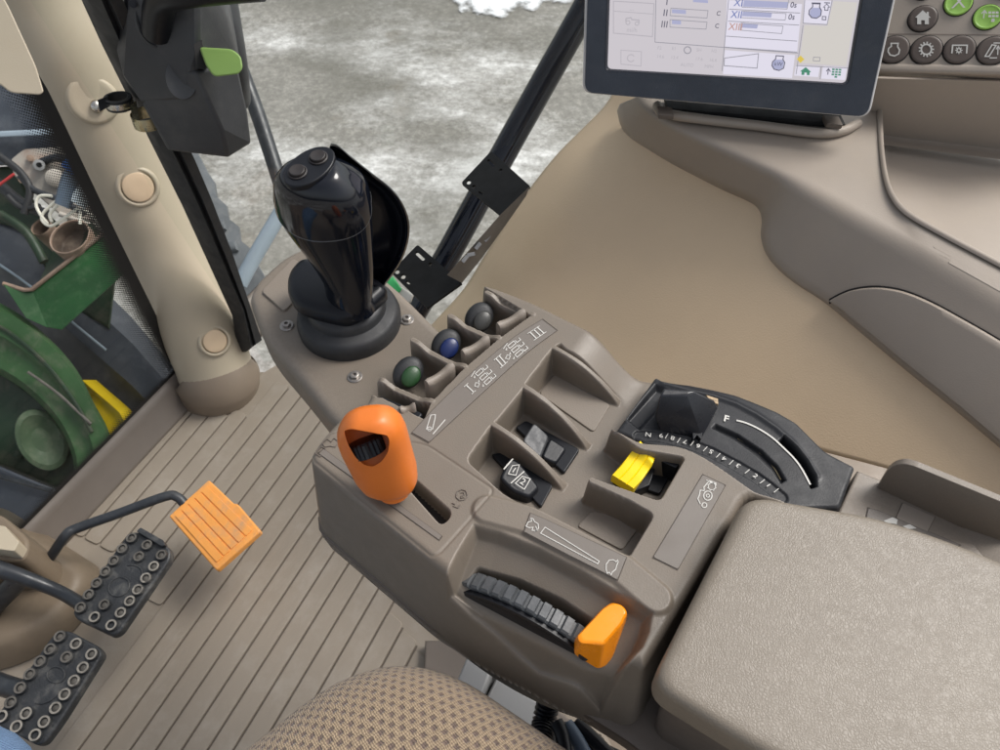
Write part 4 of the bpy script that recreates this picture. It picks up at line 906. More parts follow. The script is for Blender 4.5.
def pbtn(x, y, rx, ry, m, marks):
    p = BPl.at(x, y); k = depth(p)/FP; xd = (BPl.at(x+1, y-.35)-p).normalized(); sc = ry/rx
    b = BM(); lathe(b, [(rx*k*1.05, -.001), (rx*k*1.05, .0003)], p, axis=BPl.n, seg=40, sy=.93, xdir=xd); hole = obj('button_well', b, M['slot'], bpn)
    b = BM(); r = rx*k*.97; lathe(b, [(r, 0), (r, .0016), (r*.95, .0022), (r*.88, .0023), (r*.82, .0018), (r*.4, .0016), (r*.05, .0016)] if m == 'lime_btn' else [(r, 0), (r, .0016), (r*.94, .0022), (r*.82, .0024), (r*.05, .0025)], p, axis=BPl.n, seg=40, sy=.93, xdir=xd)
    o = obj('button', b, M[m], bpn); b = BM(); marks(b, .0030); obj('button_mark', b, M['white'], o)
def home(b, lf): fillp(b, BPl, [(914.5, 18.8), (922, 11.5), (926, 15), (926, 13.2), (928, 13.2), (928, 17), (930, 19), (928, 19), (928, 25.5), (924, 25.5), (924, 21.5), (920.5, 21.5), (920.5, 25.5), (916.5, 25.5), (916.5, 19)], lf)
pbtn(922.5, 19, 13.4, 12.2, 'brown_btn', home)
pbtn(958, 3.5, 13, 12.8, 'lime_btn', lambda b, lf: text(b, BPl, 'X', 958, 3.6, (1, -.05), (.08, -1), 12.5, lf))
def lst(b, lf):
    stroke(b, BPl, [(982.5, 19.5), (983.5, 12.5)], 1.2, lift=lf); stroke(b, BPl, [(980.5, 15), (983.5, 11.8), (986, 15)], 1.2, lift=lf)
    for r in range(3):
        for c in range(3 if r < 2 else 1): X = 987.5+c*3.6+(3.2 if r == 2 else 0); Y = 12.8+r*3.5; fillp(b, BPl, [(X, Y), (X+2.8, Y), (X+2.7, Y+2.2), (X-.2, Y+2.2)], lf)
    fillp(b, BPl, [(990.3, 20.9), (994, 20.9), (993, 23.2), (989.8, 23.2)], lf)
pbtn(987, 17.5, 13, 12.4, 'lime_btn', lst)
def engine(b, lf, x=893.5, y=51): stroke(b, BPl, [(x-3, y-6.5), (x+4, y-6.5), (x+3.5, y-3.3), (x+5.5, y), (x+4.5, y+4), (x+.5, y+6), (x-4, y+5), (x-6, y+1.5), (x-5.5, y-1.5), (x-2.8, y-3.5)], 1.5, True, lf)
pbtn(893.5, 49.8, 14.4, 13.2, 'brown_btn', engine)
def cog(b, lf, x=925.6, y=50.5, r=6.0):
    P = []
    for k in range(13):
        a = 2*math.pi*k/13
        for da, rr in ((-.13, r-.5), (-.09, r+1.9), (.09, r+1.9), (.13, r-.5)): P.append((x+rr*math.cos(a+da), y+rr*math.sin(a+da)))
    stroke(b, BPl, circ(x, y, r-1, n=26), 1.7, True, lf)
    for k in range(13): a = 2*math.pi*k/13; stroke(b, BPl, [(x+(r-.6)*math.cos(a), y+(r-.6)*math.sin(a)), (x+(r+1.7)*math.cos(a), y+(r+1.7)*math.sin(a))], 1.5, lift=lf)
pbtn(926, 50.2, 14.6, 13.2, 'brown_btn', cog)
def pto(b, lf):
    stroke(b, BPl, [(951, 54.5), (951.8, 46.4), (966.3, 46.4), (965.6, 54.5)], 1.5, lift=lf); stroke(b, BPl, circ(958, 51.4, 1.9, n=12), 1.4, True, lf)
    for k in range(8): a = 2*math.pi*k/8; stroke(b, BPl, [(958+2.2*math.cos(a), 51.4+2.2*math.sin(a)), (958+3.7*math.cos(a), 51.4+3.7*math.sin(a))], 1.0, lift=lf)
pbtn(959, 50, 14.6, 13.4, 'brown_btn', pto)
def hitch(b, lf):
    stroke(b, BPl, [(984, 57.5), (991, 46), (995, 46.5), (988, 57.5)], 1.4, True, lf); stroke(b, BPl, [(992.5, 44.2), (999, 44.2)], 1.2, lift=lf); stroke(b, BPl, [(988.5, 59), (996, 59)], 1.2, lift=lf); stroke(b, BPl, [(996.5, 56), (997, 48)], 1.1, lift=lf)
    stroke(b, BPl, [(995, 50.5), (997.2, 47), (999, 50.5)], 1.1, lift=lf)
pbtn(992.5, 51, 14.6, 13.4, 'brown_btn', hitch)
pbtn(923, -10.5, 11, 11, 'brown_btn', lambda b, lf: stroke(b, BPl, circ(923, -12, 4), 1.2, True, lf))
pbtn(1004, -11, 11, 11, 'brown_btn', lambda b, lf: stroke(b, BPl, circ(1004, -12, 4), 1.2, True, lf))
# ================================================================== MONITOR
BL, BRp = D(582, 91, .690), D(866, 116, .652); xm = (BRp-BL).normalized()
lo_, hi_ = .5, 1.2
for _ in range(60):
    md = (lo_+hi_)/2
    if (D(585.5, 0, md)-BL).dot(xm) > 0: (lo_, hi_) = (md, hi_) if (D(585.5, 0, md+.01)-BL).dot(xm) < (D(585.5, 0, md)-BL).dot(xm) else (lo_, md)
    else: (lo_, hi_) = (lo_, md) if (D(585.5, 0, md+.01)-BL).dot(xm) < (D(585.5, 0, md)-BL).dot(xm)*0-1 else ((md, hi_) if (D(585.5, 0, md+.01)-BL).dot(xm) > (D(585.5, 0, md)-BL).dot(xm) else (lo_, md))
tlc = Vector((0, .12, 1)).normalized()
ym = UP*.93+CF*.36; ym = (ym-xm*ym.dot(xm)).normalized(); nm = xm.cross(ym).normalized()
if nm.dot(CC-BL) < 0: nm = -nm
mpl = Pl(BL, nm); mon = thing('monitor', 'dark slate touchscreen monitor with a lit display mounted above the side console', 'monitor', (BL+BRp)/2)
Q = [mpl.at(x, y) for x, y in ((583, 92.5), (868.5, 117.5), (897, -12), (586, -12))]
ext = (Q[3]-Q[0])*.5; Q[3] = Q[3]+ext; Q[2] = Q[2]+(Q[2]-Q[1])*.5
sc4 = [mpl.at(x, y) for x, y in ((605.5, 69.5), (847.5, 84), (862, -12), (607.5, -12))]; sc4[3] = sc4[3]+ext*.85; sc4[2] = sc4[2]+(Q[2]-Q[1]).normalized()*ext.length*.85
b = BM(); outer = rounded(Q, [.009, .010, .009, .009], 6); c_o = sum(outer, Vector())/len(outer)
prism(b, [c_o+(p-c_o)*1.006+nm*.0002 for p in outer], -nm*.0065, .0015, 3); obj('rear_trim', b, mat('silver trim edge', lin(214, 212, 210), .35, .05, 20, 500, 0), mon)
b = BM(); c_ = sum(outer, Vector())/len(outer)
front = [c_+(p-c_)*.984+nm*.0045 for p in outer]; inner = [p+nm*.004 for p in rounded(sc4, .004, 6)]
holed(b, front, [inner], -nm*.007)
obj('bezel', b, M['bezel'], mon, bev=.0010)
b = BM(); ip = rounded(sc4, .004, 6); ci = sum(ip, Vector())/len(ip)
loft(b, [[p+nm*.0043 for p in ip], [p+nm*.0035+(ci-p).normalized()*.001 for p in ip], [p+(ci-p).normalized()*.0022+nm*.001 for p in ip], [p+(ci-p).normalized()*.003-nm*.0005 for p in ip]], closed=True); obj('inner_lip', b, mat('dark blue lip', (.02, .026, .036, 1), .3, .1, 20, 500, .1), mon)
spl = Pl(BL+nm*.0012, nm)
b = BM(); prism(b, [p+nm*.0012 for p in sc4], -nm*.004); scr = obj('screen', b, emis('lit screen', lin(206, 200, 206), .72), mon)
b = BM(); prism(b, [c_+(p-c_)*.93-nm*.004 for p in outer], -nm*.035, .004); obj('rear_housing', b, M['satin'], mon)
SG = emis('screen grey ink', lin(150, 148, 158), .7); SL = emis('screen light fill', lin(222, 218, 232), .76); SBL = emis('screen blue ink', lin(92, 110, 175), .72); SD = emis('screen dark ink', lin(88, 86, 104), .7); SRD = emis('screen red ink', lin(190, 140, 125), .72)
SF = emis('screen faint ink', lin(182, 177, 184), .72); SGN = emis('screen green ink', lin(70, 140, 112), .7); SBAR = emis('screen bar fill', lin(172, 174, 206), .72); SCR = emis('screen cream fill', lin(212, 207, 201), .72); SYE = emis('screen yellow ink', lin(222, 196, 80), .72)
xh, yh = (1, .055), (.06, -1)
def screen_part(nm_, m, fn):
    b = BM(); fn(b); obj(nm_, b, m, scr)
def fills(b):
    for q in ([(725, 50), (795, 55), (792, 78), (723, 74)], [(727, 0), (802, 4), (797, 53), (725, 48)], [(804, 0), (832, 1), (827.5, 24), (803, 23)], [(796, 65), (820, 66.5), (818, 77), (794, 75.5)], [(823, 66), (847, 67.5), (845, 80), (821, 78.5)]): fillp(b, spl, q, .0003)
screen_part('screen_fields', SL, fills)
screen_part('cream_field', SCR, lambda b: fillp(b, spl, [(804.5, 25), (827, 26), (833.5, 1), (857, 2.5), (846, 66), (799, 63)], .0003))
def bars(b):
    for q in ([(744, 0), (788, 2), (787, 8), (743, 6.5)], [(743, 11.5), (772, 13), (771, 17.5), (742, 16)], [(742, 23.5), (758, 24.5), (757, 28.5), (741, 27.5)], [(672, 9), (686, 10), (686, 14), (672, 13)], [(672, 20), (681, 20.5), (681, 24.5), (672, 24)], [(693, -1), (708, 0), (708, 3), (693, 2)]): fillp(b, spl, q, .0006)
screen_part('level_bars', SBAR, bars)
screen_part('icon_fill', SBAR, lambda b: fillp(b, spl, [(815.5+x, 11.7+y) for x, y in ((-3, -4), (3.6, -4), (5.3, -1), (4.6, 3.7), (1, 6), (-4, 5.4), (-6, 2.3), (-5.5, -1.2))], .0007))
screen_part('icon_fill', SBAR, lambda b: fillp(b, spl, [(778.3+x, 63.5+y) for x, y in ((-2.5, -4), (4, -4), (5.6, -1), (4.6, 4.3), (.5, 6.2), (-4, 5), (-6, 2), (-5.5, -2))], .0007))
def greys(b):
    for q in ([(743, -4), (789, -2), (787, 9), (742, 7)], [(742, 11), (786, 13.5), (785, 20), (741, 17.5)], [(741, 23), (783, 26), (781.5, 33.5), (740, 30)], [(671, 8), (708, 10.5), (707, 18), (670, 15.5)], [(670, 19.5), (707, 22), (706, 29), (670, 27)]): stroke(b, spl, q, .7, True, .0008)
    for q in ([(656, -5), (655, 42)], [(655, 42), (798, 53)], [(729, -5), (722, 71)], [(803, 25), (796, 74)], [(805, -5), (803, 23), (827, 24.5), (832, 0)], [(796, 65.5), (848, 68)], [(821, 67), (820, 79)], [(725, 47), (797, 52)], [(726, 36), (797, 41)], [(729, 9), (800, 13)], [(728, 21), (799, 25)]): stroke(b, spl, q, .8, False, .0007)
    stroke(b, spl, [(724.5, 58), (758.5, 53.5), (757, 68), (724, 65.5)], .9, True, .0008); stroke(b, spl, circ(687.5, 50, 3.4), 1.1, True, .0008)
    stroke(b, spl, [(813.5, 57), (820, 57.3), (819.5, 61), (813, 60.6)], .7, True, .0008)
screen_part('screen_lines', SG, greys)
def faint(b):
    stroke(b, spl, [(613.5, 1), (654, 3.5), (652.5, 36.5), (613.5, 33)], 1.0, True, .0007); stroke(b, spl, [(614, 11), (653.5, 14)], .8, lift=.0007)
    for q in ([(621, 50), (641.5, 51.5), (641, 66), (621, 64)],): stroke(b, spl, q, .8, True, .0007)
    stroke(b, spl, circ(631, 58, 3.6, n=10, a0=30, a1=330), 1.0, lift=.0007)
    for t, x, y, h in (('mi/h', 632, 30, 4.2), ('F2', 659.5, 48, 3), ('E1', 674, 48.5, 3), ('SH', 699, 50, 3), ('H2', 714, 51, 3), ('14.6', 660.5, 56.5, 3), ('13.4', 674.5, 57.5, 3), ('17.6', 699, 59, 3), ('16.6', 713, 60, 3), ('AUTO', 687, 65, 3.2), ('MPH', 709, 66.5, 3)): text(b, spl, t, x, y, xh, yh, h, .0007)
    stroke(b, spl, [(626, 22), (626, 18.5), (631, 17.5), (632, 19.5), (639, 20), (639, 23)], 1.3, lift=.0007); stroke(b, spl, circ(628, 22.5, 2), 1, True, .0007); stroke(b, spl, circ(637, 23.5, 1.8), 1, True, .0007)
    text(b, spl, '...', 632, 8, xh, yh, 5, .0007)
screen_part('faint_readouts', SF, faint)
def darks(b):
    for t, x, y, h in (('0s', 793.5, 5, 5), ('0s', 791.5, 17, 5), ('C', 718.5, 13.5, 4), ('C', 717, 26, 4)): text(b, spl, t, x, y, xh, yh, h, .0008, bold=.012)
    stroke(b, spl, [(834+x, y) for x, y in ()] or [(811.5, 3), (820.5, 3.2)], 1.4, lift=.0009)
    X, Y = 815.5, 11.5; stroke(b, spl, [(X-3, Y-8), (X+4.5, Y-7.7), (X+3.8, Y-4.6), (X+5.8, Y-1), (X+5, Y+4), (X+1, Y+6.6), (X-4, Y+6), (X-6.8, Y+2.5), (X-6.3, Y-1.5), (X-3, Y-4.7)], 1.1, True, .0009)
    stroke(b, spl, [(824, 2.6), (830, 2.9)], 1, lift=.0009); stroke(b, spl, [(824.6, 10), (824.6, 7), (823.3, 7), (826.6, 3.8), (829.5, 7), (828, 7.2), (827.8, 10.2)], .9, True, .0009); stroke(b, spl, [(822.3, 16.3), (825.8, 16.5), (825.6, 19.7), (822, 19.5)], .9, True, .0009)
    X, Y = 778.5, 63.5; stroke(b, spl, [(X-2.5, Y-8), (X+5, Y-7.5), (X+4.3, Y-4.3), (X+6.2, Y-1), (X+5, Y+4.5), (X+.5, Y+6.8), (X-4.5, Y+5.5), (X-6.6, Y+2), (X-6, Y-2), (X-3, Y-4.6)], 1.1, True, .0009); text(b, spl, 'kW', 778.3, 64, xh, yh, 3.6, .0009)
    stroke(b, spl, [(827.6, 74.5), (828.2, 69)], 1, lift=.0009); stroke(b, spl, [(826, 71.2), (828.3, 68.5), (830.3, 71.5)], 1, lift=.0009)
    text(b, spl, 'II', 665.5, 13, xh, yh, 6, .0008, sx=1.2); text(b, spl, 'III', 664.5, 24.5, xh, yh, 6, .0008, sx=1.1); text(b, spl, 'I', 667, 2, xh, yh, 6, .0008, sx=1.2)
screen_part('screen_text', SD, darks)
def blues(b):
    text(b, spl, 'XII', 736.5, 14.8, xh, yh, 6.5, .0009); text(b, spl, 'XI', 738.5, 3, xh, yh, 6.5, .0009)
    X, Y = 815.5, 11.7; pass
screen_part('blue_text', SBL, lambda b: blues(b))
screen_part('red_text', SRD, lambda b: text(b, spl, 'XIII', 735.5, 27, xh, yh, 6.5, .0009))
def greens(b):
    fillp(b, spl, [(800, 71.2), (805.6, 66.9), (811, 71.8), (809.6, 71.9), (809.3, 75), (806.6, 74.8), (806.7, 72.5), (804.3, 72.3), (804.1, 74.8), (801.3, 74.6), (801.5, 71.4)], .0009)
    for r in range(4):
        for c in range(3 if r < 3 else 1): X = 832+c*3.3+(3.3 if r == 3 else 0)-r*.3; Y = 68.3+r*2.5+c*.15; fillp(b, spl, [(X, Y), (X+2.6, Y+.1), (X+2.5, Y+1.8), (X-.1, Y+1.7)], .0009)
screen_part('green_icons', SGN, greens)
def yel(b): fillp(b, spl, [(800.5, 55.3), (804.3, 59.2), (800.2, 62.8), (796.8, 58.9)], .0009)
screen_part('warning_icon', SYE, yel)
b = BM(); box(b, W(752, 112, .5535), xm*.080, Vector((0, .011, 0)), UP*.0025, .001); obj('bracket_gap', b, M['dark'], mon)
for x in (665, 832):
    b = BM(); p = W(x, 113 if x < 700 else 122, .560); box(b, p, xm*.007, Vector((0, .007, 0)), UP*.0025, .001); obj('mount_clip', b, M['taupe_dk'], mon)
b = BM(); lp_ = [(657, 104), (664, 112), (700, 118), (760, 125), (815, 132), (842, 130), (858, 122)]; tube(b, [W(x, y+1, .553) for x, y in lp_], .0045, 10, 5); obj('mount_lip', b, M['grey_con'], rc)
# ================================================================== CAB FLOOR
fl = tag(obj('floor', (lambda b: (b.faces.new([b.verts.new(p) for p in (Vector((-1.3, -.9, -.012)), Vector((1.2, -.9, -.012)), Vector((1.2, .62, -.012)), W(262, 372, -.012), W(172, 384, -.012), W(20, 540, -.012)-RV*.0-FV*.0, Vector((-1.3, .1, -.012)))]), b)[1])(BM()), M['collar']), kind='structure')
mat_t = thing('floor_mat', 'taupe vinyl floor mat with long parallel ribs under the pedals and console', 'floor mat', W(250, 560, 0))
b = BM(); prism(b, [Vector((p.x, p.y, -.003)) for p in (W(178, 388, 0), W(262, 372, 0), W(300, 350, 0), W(470, 480, 0), W(620, 760, 0), W(520, 900, 0), W(-60, 1000, 0), W(-150, 720, 0), W(50, 538, 0))], (0, 0, -.006)); obj('mat_base', b, M['floor'], mat_t)
g0 = W(391, 606, 0); pit = .0272
def gidx(p): return (Vector(p)-g0).dot(FV)/pit
def along(p): return (Vector(p)-g0).dot(RV)
def gp(i, a, z=0): q = g0+FV*(pit*i)+RV*a; return Vector((q.x, q.y, z))
endR = {}  # far (right hand) ends of the ribs, near ends
gbm = BM(); b = BM(); N1 = int(gidx(W(188, 406, 0)))
far_line = [(W(186, 404, 0)), W(203, 408, 0), W(222, 411, 0), W(238, 411, 0)]
for i in range(-5, N1+1):
    aR = [0, along(W(404, 624, 0)), along(W(418, 642, 0)), along(W(436, 665, 0)), along(W(452, 690, 0)), along(W(468, 715, 0))][-i] if i < 0 else 0
    if i >= 0: aR = along(W(330, 345, 0))
    c_mid = gp(i+.5, 0)
    # ribs that end short of the pillar foot
    k = N1-i
    if k <= 3: aR = along(W([190, 205, 220, 237][k], [404, 408, 411, 410][k], 0))
    elif i >= 0 and k <= 4: aR = along(W(275, 380, 0))
    if i == 0: aR = along(W(391, 594, 0))
    aL = -1.2
    # near ends, beside the pedals
    if i >= 13: aL = -.092
    elif i >= 10: aL = -.124
    w0, w1 = i+.045, i+.955
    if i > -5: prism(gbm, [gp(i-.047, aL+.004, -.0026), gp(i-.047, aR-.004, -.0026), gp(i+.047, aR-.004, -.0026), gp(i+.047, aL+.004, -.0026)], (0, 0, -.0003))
    lp = [gp(w0, aL), gp(w0, aR-(.010 if i < 0 else 0)), gp(w0+.25, aR), gp(w1, aR), gp(w1, aL)] if False else [gp(w0, aL), gp(w0, aR), gp(w1, aR+(.007 if i <= 0 else 0)), gp(w1, aL)]
    prism(b, rounded(lp, .006, 3), (0, 0, -.005), .0016, 2)
obj('mat_ribs', b, M['floor'], mat_t)
obj('groove_shade', gbm, M['groove'], mat_t)  # darker strips that deepen the shade of the grooves by colour
# sill under the windscreen
s0, s1 = W(176, 371, .045), W(29, 521, .045); sdv = (s1-s0).normalized(); sn = Vector((-sdv.y, sdv.x, 0)); sn = sn if sn.dot(FV) > 0 else -sn
s0e = s0-sdv*.25; s1e = s1+sdv*.5
sill = BM(); loft(sill, [[p-sn*.034+UP*-.047, p-sn*.032+UP*-.040, p-sn*.022+UP*-.030, p-sn*.012+UP*-.010, p-sn*.006+UP*-.002, p+UP*.0, p+sn*.004, p+sn*.006-UP*.10] for p in (s0e, s0.lerp(s1, .3), s0.lerp(s1, .7), s1e)], caps=False)
tag(obj('window_sill', sill, M['taupe_dk'], None, s0, solid=.004), 'brown moulded sill along the foot of the windscreen', 'sill')
# ================================================================== WINDSCREEN with dotted border
wpl = Pl(s0, sn)
ws = thing('windscreen', 'front windscreen pane with a black dotted border beside the beige pillar', 'window', s0)
edge_post = [(178, 371), (150, 318), (120, 258), (90, 197), (60, 135), (41, 96), (10, 45), (-40, -40)]
b = BM(); vs_ = [wpl.at(x, y) for x, y in [(178, 374), (-150, 706), (-700, 400), (-500, -40), (-40, -40), (41, 96), (90, 197)]]
b.faces.new([b.verts.new(p) for p in vs_]); obj('pane', b, M['glass'], ws, wn=False)
def frit_strip(px, wid, solid_w, name):
    P = resample([wpl.at(x, y, -.001) for x, y in px], 40); me_b = BM(); la = me_b.verts.layers.float.new('fade'); uvl = me_b.loops.layers.uv.new('UVMap')
    cols = []
    for i, p in enumerate(P):
        t = (P[min(i+1, 39)]-P[max(i-1, 0)]).normalized(); n = t.cross(wpl.n).normalized()
        if n.dot(wpl.at(20, 300)-p) < 0: n = -n
        cols.append([(p-n*.01, -.3), (p+n*solid_w, -.3), (p+n*(solid_w+.0015), 0), (p+n*(solid_w+(wid-solid_w)*.5), .5), (p+n*wid, 1)])
    vs2 = [[me_b.verts.new(c[0]) for c in col] for col in cols]
    for col, v in zip(cols, vs2):
        for c, vv in zip(col, v): vv[la] = c[1]
    ex = sdv
    for A_, B_ in zip(vs2, vs2[1:]):
        for k in range(4):
            f = me_b.faces.new((A_[k], A_[k+1], B_[k+1], B_[k]))
            for lpp in f.loops: d = lpp.vert.co-s0; lpp[uvl].uv = (d.dot(ex), d.dot(UP))
    obj(name, me_b, M['frit'], ws, wn=False)
frit_strip(edge_post, .040, .004, 'dotted_border'); frit_strip([(176, 372), (29, 522), (-60, 612)], .024, .002, 'dotted_border')
# ================================================================== CAB PILLAR
post = thing('cab_pillar', 'beige moulded corner pillar of the cab with round screw covers and dark foot collar', 'pillar', W(216, 380, 0))
AXP = [(217, 392, -.012), (216, 372, .03), (209, 352, .06), (186, 300, .14), (160, 240, .22), (134, 183, .30), (108, 120, .38), (82, 60, .45), (56, 0, .51), (20, -80, .59), (-20, -170, .67)]
AXR = [38, 36, 36.5, 38, 40.5, 42, 44.5, 47, 51, 56, 60]
pc = [W(x, y, z) for x, y, z in AXP]; pr = [r*depth(c)/FP for r, c in zip(AXR, pc)]
b = BM(); tube(b, pc[1:], pr[1:], 40, 6, caps=True, flat=1.0); obj('pillar_cover', b, M['post'], post, ang=60)
b = BM(); q0, q1 = pc[0], pc[2]; axc = (pc[3]-pc[2]).normalized()
b2 = [W(219, 388, -.012), W(218.3, 381, .010), W(217.5, 377, .019), W(217.2, 375.5, .0225), W(216.8, 374.5, .0235)]; tube(b, b2, [.0645, .0630, .0645, .0635, .056], 40, 4); obj('foot_collar', b, M['collar'], post, ang=60)
def near(i, t, px): # point on the pillar's visible skin
    return None
def cap_on_post(x, y, r, name='screw_cover', sink=True):
    # intersect the view ray with the pillar axis distance
    best = min(range(2000), key=lambda k: abs(dist_axis(D(x, y, .5+k*.0004))))
    p = D(x, y, .5+best*.0004); return p
ppts = catmull(pc, 12); prr = [v.x for v in catmull([Vector((q, 0, 0)) for q in pr], 12)]
def dist_axis(p):
    i = min(range(len(ppts)), key=lambda k: (ppts[k]-p).length_squared); return (p-ppts[i]).length-prr[i]
def skin(x, y):
    d = .5
    while d < 1.3:
        p = D(x, y, d)
        if dist_axis(p) < 0: return p, (p-min(ppts, key=lambda q: (q-p).length_squared)).normalized()
        d += .002
    return D(x, y, .9), (CC-D(x, y, .9)).normalized()
for x, y, r, in ((138, 187, 14.5), (214.5, 341, 11.5)):
    p, nn = skin(x, y); k = depth(p)/FP; b = BM(); ax_ = (nn*.8+(CC-p).normalized()*.5).normalized()
    lathe(b, [(r*k*1.45, -.008), (r*k*1.40, .0008), (r*k*1.25, .0026), (r*k*1.12, .0022), (r*k*1.05, -.001)], p, axis=ax_, seg=40, cap1=False); obj('cover_recess', b, M['post'], post, ang=60)
    b = BM(); lathe(b, [(r*k, -.004), (r*k, .0026), (r*k*.93, .0036), (r*k*.5, .0038), (r*k*.1, .0036)], p, axis=ax_, seg=36); obj('screw_cover', b, mat('screw cover beige', lin(204, 180, 150), .5, .05, 20, 800, .15) if 'sc' not in M else M['sc'], post, ang=50); M['sc'] = bpy.data.materials['screw cover beige']
p, nn = skin(93, 100); k = depth(p)/FP; b = BM(); ax_ = (nn*.6+(CC-p).normalized()*.6).normalized(); lathe(b, [(25*k, -.008), (23*k, .0005), (20*k, .0022), (16*k, .0018), (3*k, .0014)], p, axis=ax_, seg=40); obj('screw_pad', b, M['post'], post, ang=60)
# upper trim at the picture's corner
b = BM(); tr = [(-60, -80), (-20, -40), (8, 5), (24, 40), (36, 66), (44, 92), (40, 95), (10, 93), (0, 84), (-60, 70)]
prism(b, rounded([D(x, y, .66) for x, y in tr], .006, 4), ray(10, 50)*.03, .006, 3); obj('upper_trim', b, M['post'], post, ang=60)
# black door seal beside the pillar
sl_ = thing('door_seal', 'black rubber door seal running down beside the beige pillar', 'seal', W(244, 345, .03))
b = BM(); rows = []
for x0, y0, x1, y1, d in ((84, -12, 118, -12, .66), (110, 45, 142, 45, .73), (140, 105, 168, 105, .80), (170, 165, 195, 160, .87), (190, 205, 212, 200, .92), (215, 260, 233, 255, 1.0), (240, 315, 250, 305, 1.09), (246, 352, 262, 340, 1.14)):
    v = D(x1, y1, d)-D(x0, y0, d); bk = ray(x0, y0).normalized()*.03
    A_ = D(x0-8, y0, d+.02); rows.append([A_, D(x0, y0, d+.004), D(x0, y0, d)+v*.35-bk*.15, D(x0, y0, d)+v*.5+bk*.2, D(x0, y0, d)+v*.62-bk*.1, D(x1, y1, d+.004), D(x1, y1, d+.03), D(x0, y0, d+.05)])
loft(b, rows, closed=True, caps=True); obj('seal_strip', b, M['rubber'], sl_, ang=40)
# clips screwed to the pillar
cl = thing('hose_clip', 'rubber lined metal loop clip held to the pillar by a bright screw', 'clip', skin(97, 106)[0])
p, nn = skin(97, 106); b = BM(); lathe(b, [(.0075, -.001), (.0078, .003), (.006, .0055), (.003, .0065), (.0004, .0066)], p+nn*.002, axis=(CC-p).normalized()+nn*.5, seg=30); obj('screw_head', b, M['chrome'], cl, ang=60)
q = D(119, 102, .790); b = BM(); axq = Vector((.05, .10, 1)).normalized(); lathe(b, [(.0118, -.006), (.0140, -.0055), (.0140, -.002)], q, axis=axq, seg=36, cap0=False, cap1=False); lathe(b, [(.0118, .006), (.0140, .0055), (.0140, .002)], q, axis=axq, seg=36, cap0=False, cap1=False); lathe(b, [(.0116, -.006), (.0116, .006)], q, axis=axq, seg=36, cap0=False, cap1=False); obj('rubber_lining', b, M['rubber'], cl, solid=.0012)
b = BM(); lathe(b, [(.0142, -.003), (.0142, .003)], q, axis=axq, seg=36, cap0=False, cap1=False); obj('metal_band', b, M['chrome'], cl, solid=.0006)
b = BM(); prism(b, [D(97, 100, .772), D(108, 96, .782), D(110, 106, .782), D(100, 112, .772)], ray(97, 106)*.003, .0008); obj('clip_tongue', b, M['rubber'], cl)
c2 = thing('pipe_clip', 'bare zinc plated loop clip under the black latch box', 'clip', D(146, 122, .79))
q = D(147, 119, .79); axq = Vector((.05, .05, 1)).normalized(); b = BM(); lathe(b, [(.0150, -.0065), (.0150, .0065)], q, axis=axq, seg=40, cap0=False, cap1=False); obj('loop', b, M['zinc'], c2, solid=.0012)
b = BM(); prism(b, [D(130, 106, .775), D(136, 100, .78), D(140, 122, .78), D(133, 122, .775)], ray(135, 112)*.002); obj('tail', b, M['zinc'], c2)
# ================================================================== LATCH BOX
lb_ = thing('latch_box', 'charcoal plastic latch box with a green handle at the top of the pillar', 'latch', D(190, 80, .74))
def poly(bm, V3, F):
    v = [bm.verts.new(Vector(p)) for p in V3]
    for f in F: bm.faces.new([v[i] for i in f])
front = [(121, 18, .72), (128, -30, .66), (200, -30, .66), (206, 10, .69), (199, 45, .70), (196, 75, .715), (222, 130, .755), (228, 157, .79), (168, 150, .79), (160, 126, .775), (143, 104, .755), (124, 75, .735), (117, 50, .73)]
side_ = [(226, 5, .72), (238, 60, .745), (247, 110, .775), (251, 144, .80)]
bx = BM()
def hullbox(pts, back):
    for x, y, d in pts: bx.verts.new(D(x, y, d))
    for x, y, d in back: bx.verts.new(D(x, y, d))
# two convex bodies, joined: upper head and lower hood
hb = BM()
for x, y, d in [(121, 18, .72), (130, -40, .66), (198, -40, .665), (204, 8, .69), (198, 60, .705), (186, 100, .735), (143, 104, .755), (124, 75, .735), (117, 50, .73)]: hb.verts.new(D(x, y, d))
for x, y, d in [(226, 0, .735), (238, 60, .76), (212, -40, .70), (120, 20, .80), (124, 80, .80), (240, 60, .82), (228, -10, .80)]: hb.verts.new(D(x, y, d))
bmesh.ops.convex_hull(hb, input=hb.verts[:]); obj('latch_head', hb, M['box'], lb_, ang=24, bev=.004, wn=False)
hb = BM()
for x, y, d in [(196, 72, .712), (185, 70, .715), (160, 80, .73), (142, 104, .755), (160, 127, .775), (168, 150, .79), (228, 157.5, .79), (222, 130, .755), (210, 95, .735), (236, 60, .745), (247, 110, .775), (251, 143, .80), (246, 143, .86), (175, 150, .86), (150, 105, .83)]: hb.verts.new(D(x, y, d))
bmesh.ops.convex_hull(hb, input=hb.verts[:]); obj('latch_hood', hb, M['box'], lb_, ang=18, bev=.003, wn=False)
b = BM(); p = D(181, 79, .7215); lathe(b, [(.0165, -.003), (.0160, .0005), (.012, -.0004), (.006, -.0012), (.0005, -.0014)], p, axis=(CC-p).normalized()+Vector((-.1, 0, .1)), seg=36, sx=.85, sy=1.15); obj('thumb_dimple', b, M['box'], lb_, ang=60)
b = BM(); prism(b, rounded([D(x, y, .69) for x, y in ((199, 47), (232, 49), (241, 56), (243, 68), (239, 74), (214, 77), (206, 66))], .004, 4), ray(220, 62)*.022, .004, 3); obj('green_handle', b, M['lime'], lb_, ang=50)
b = BM(); prism(b, [D(194, 44, .696), D(202, 40, .70), D(206, 70, .70), D(196, 68, .70)], ray(200, 55)*.02); obj('handle_slot', b, M['slot'], lb_)
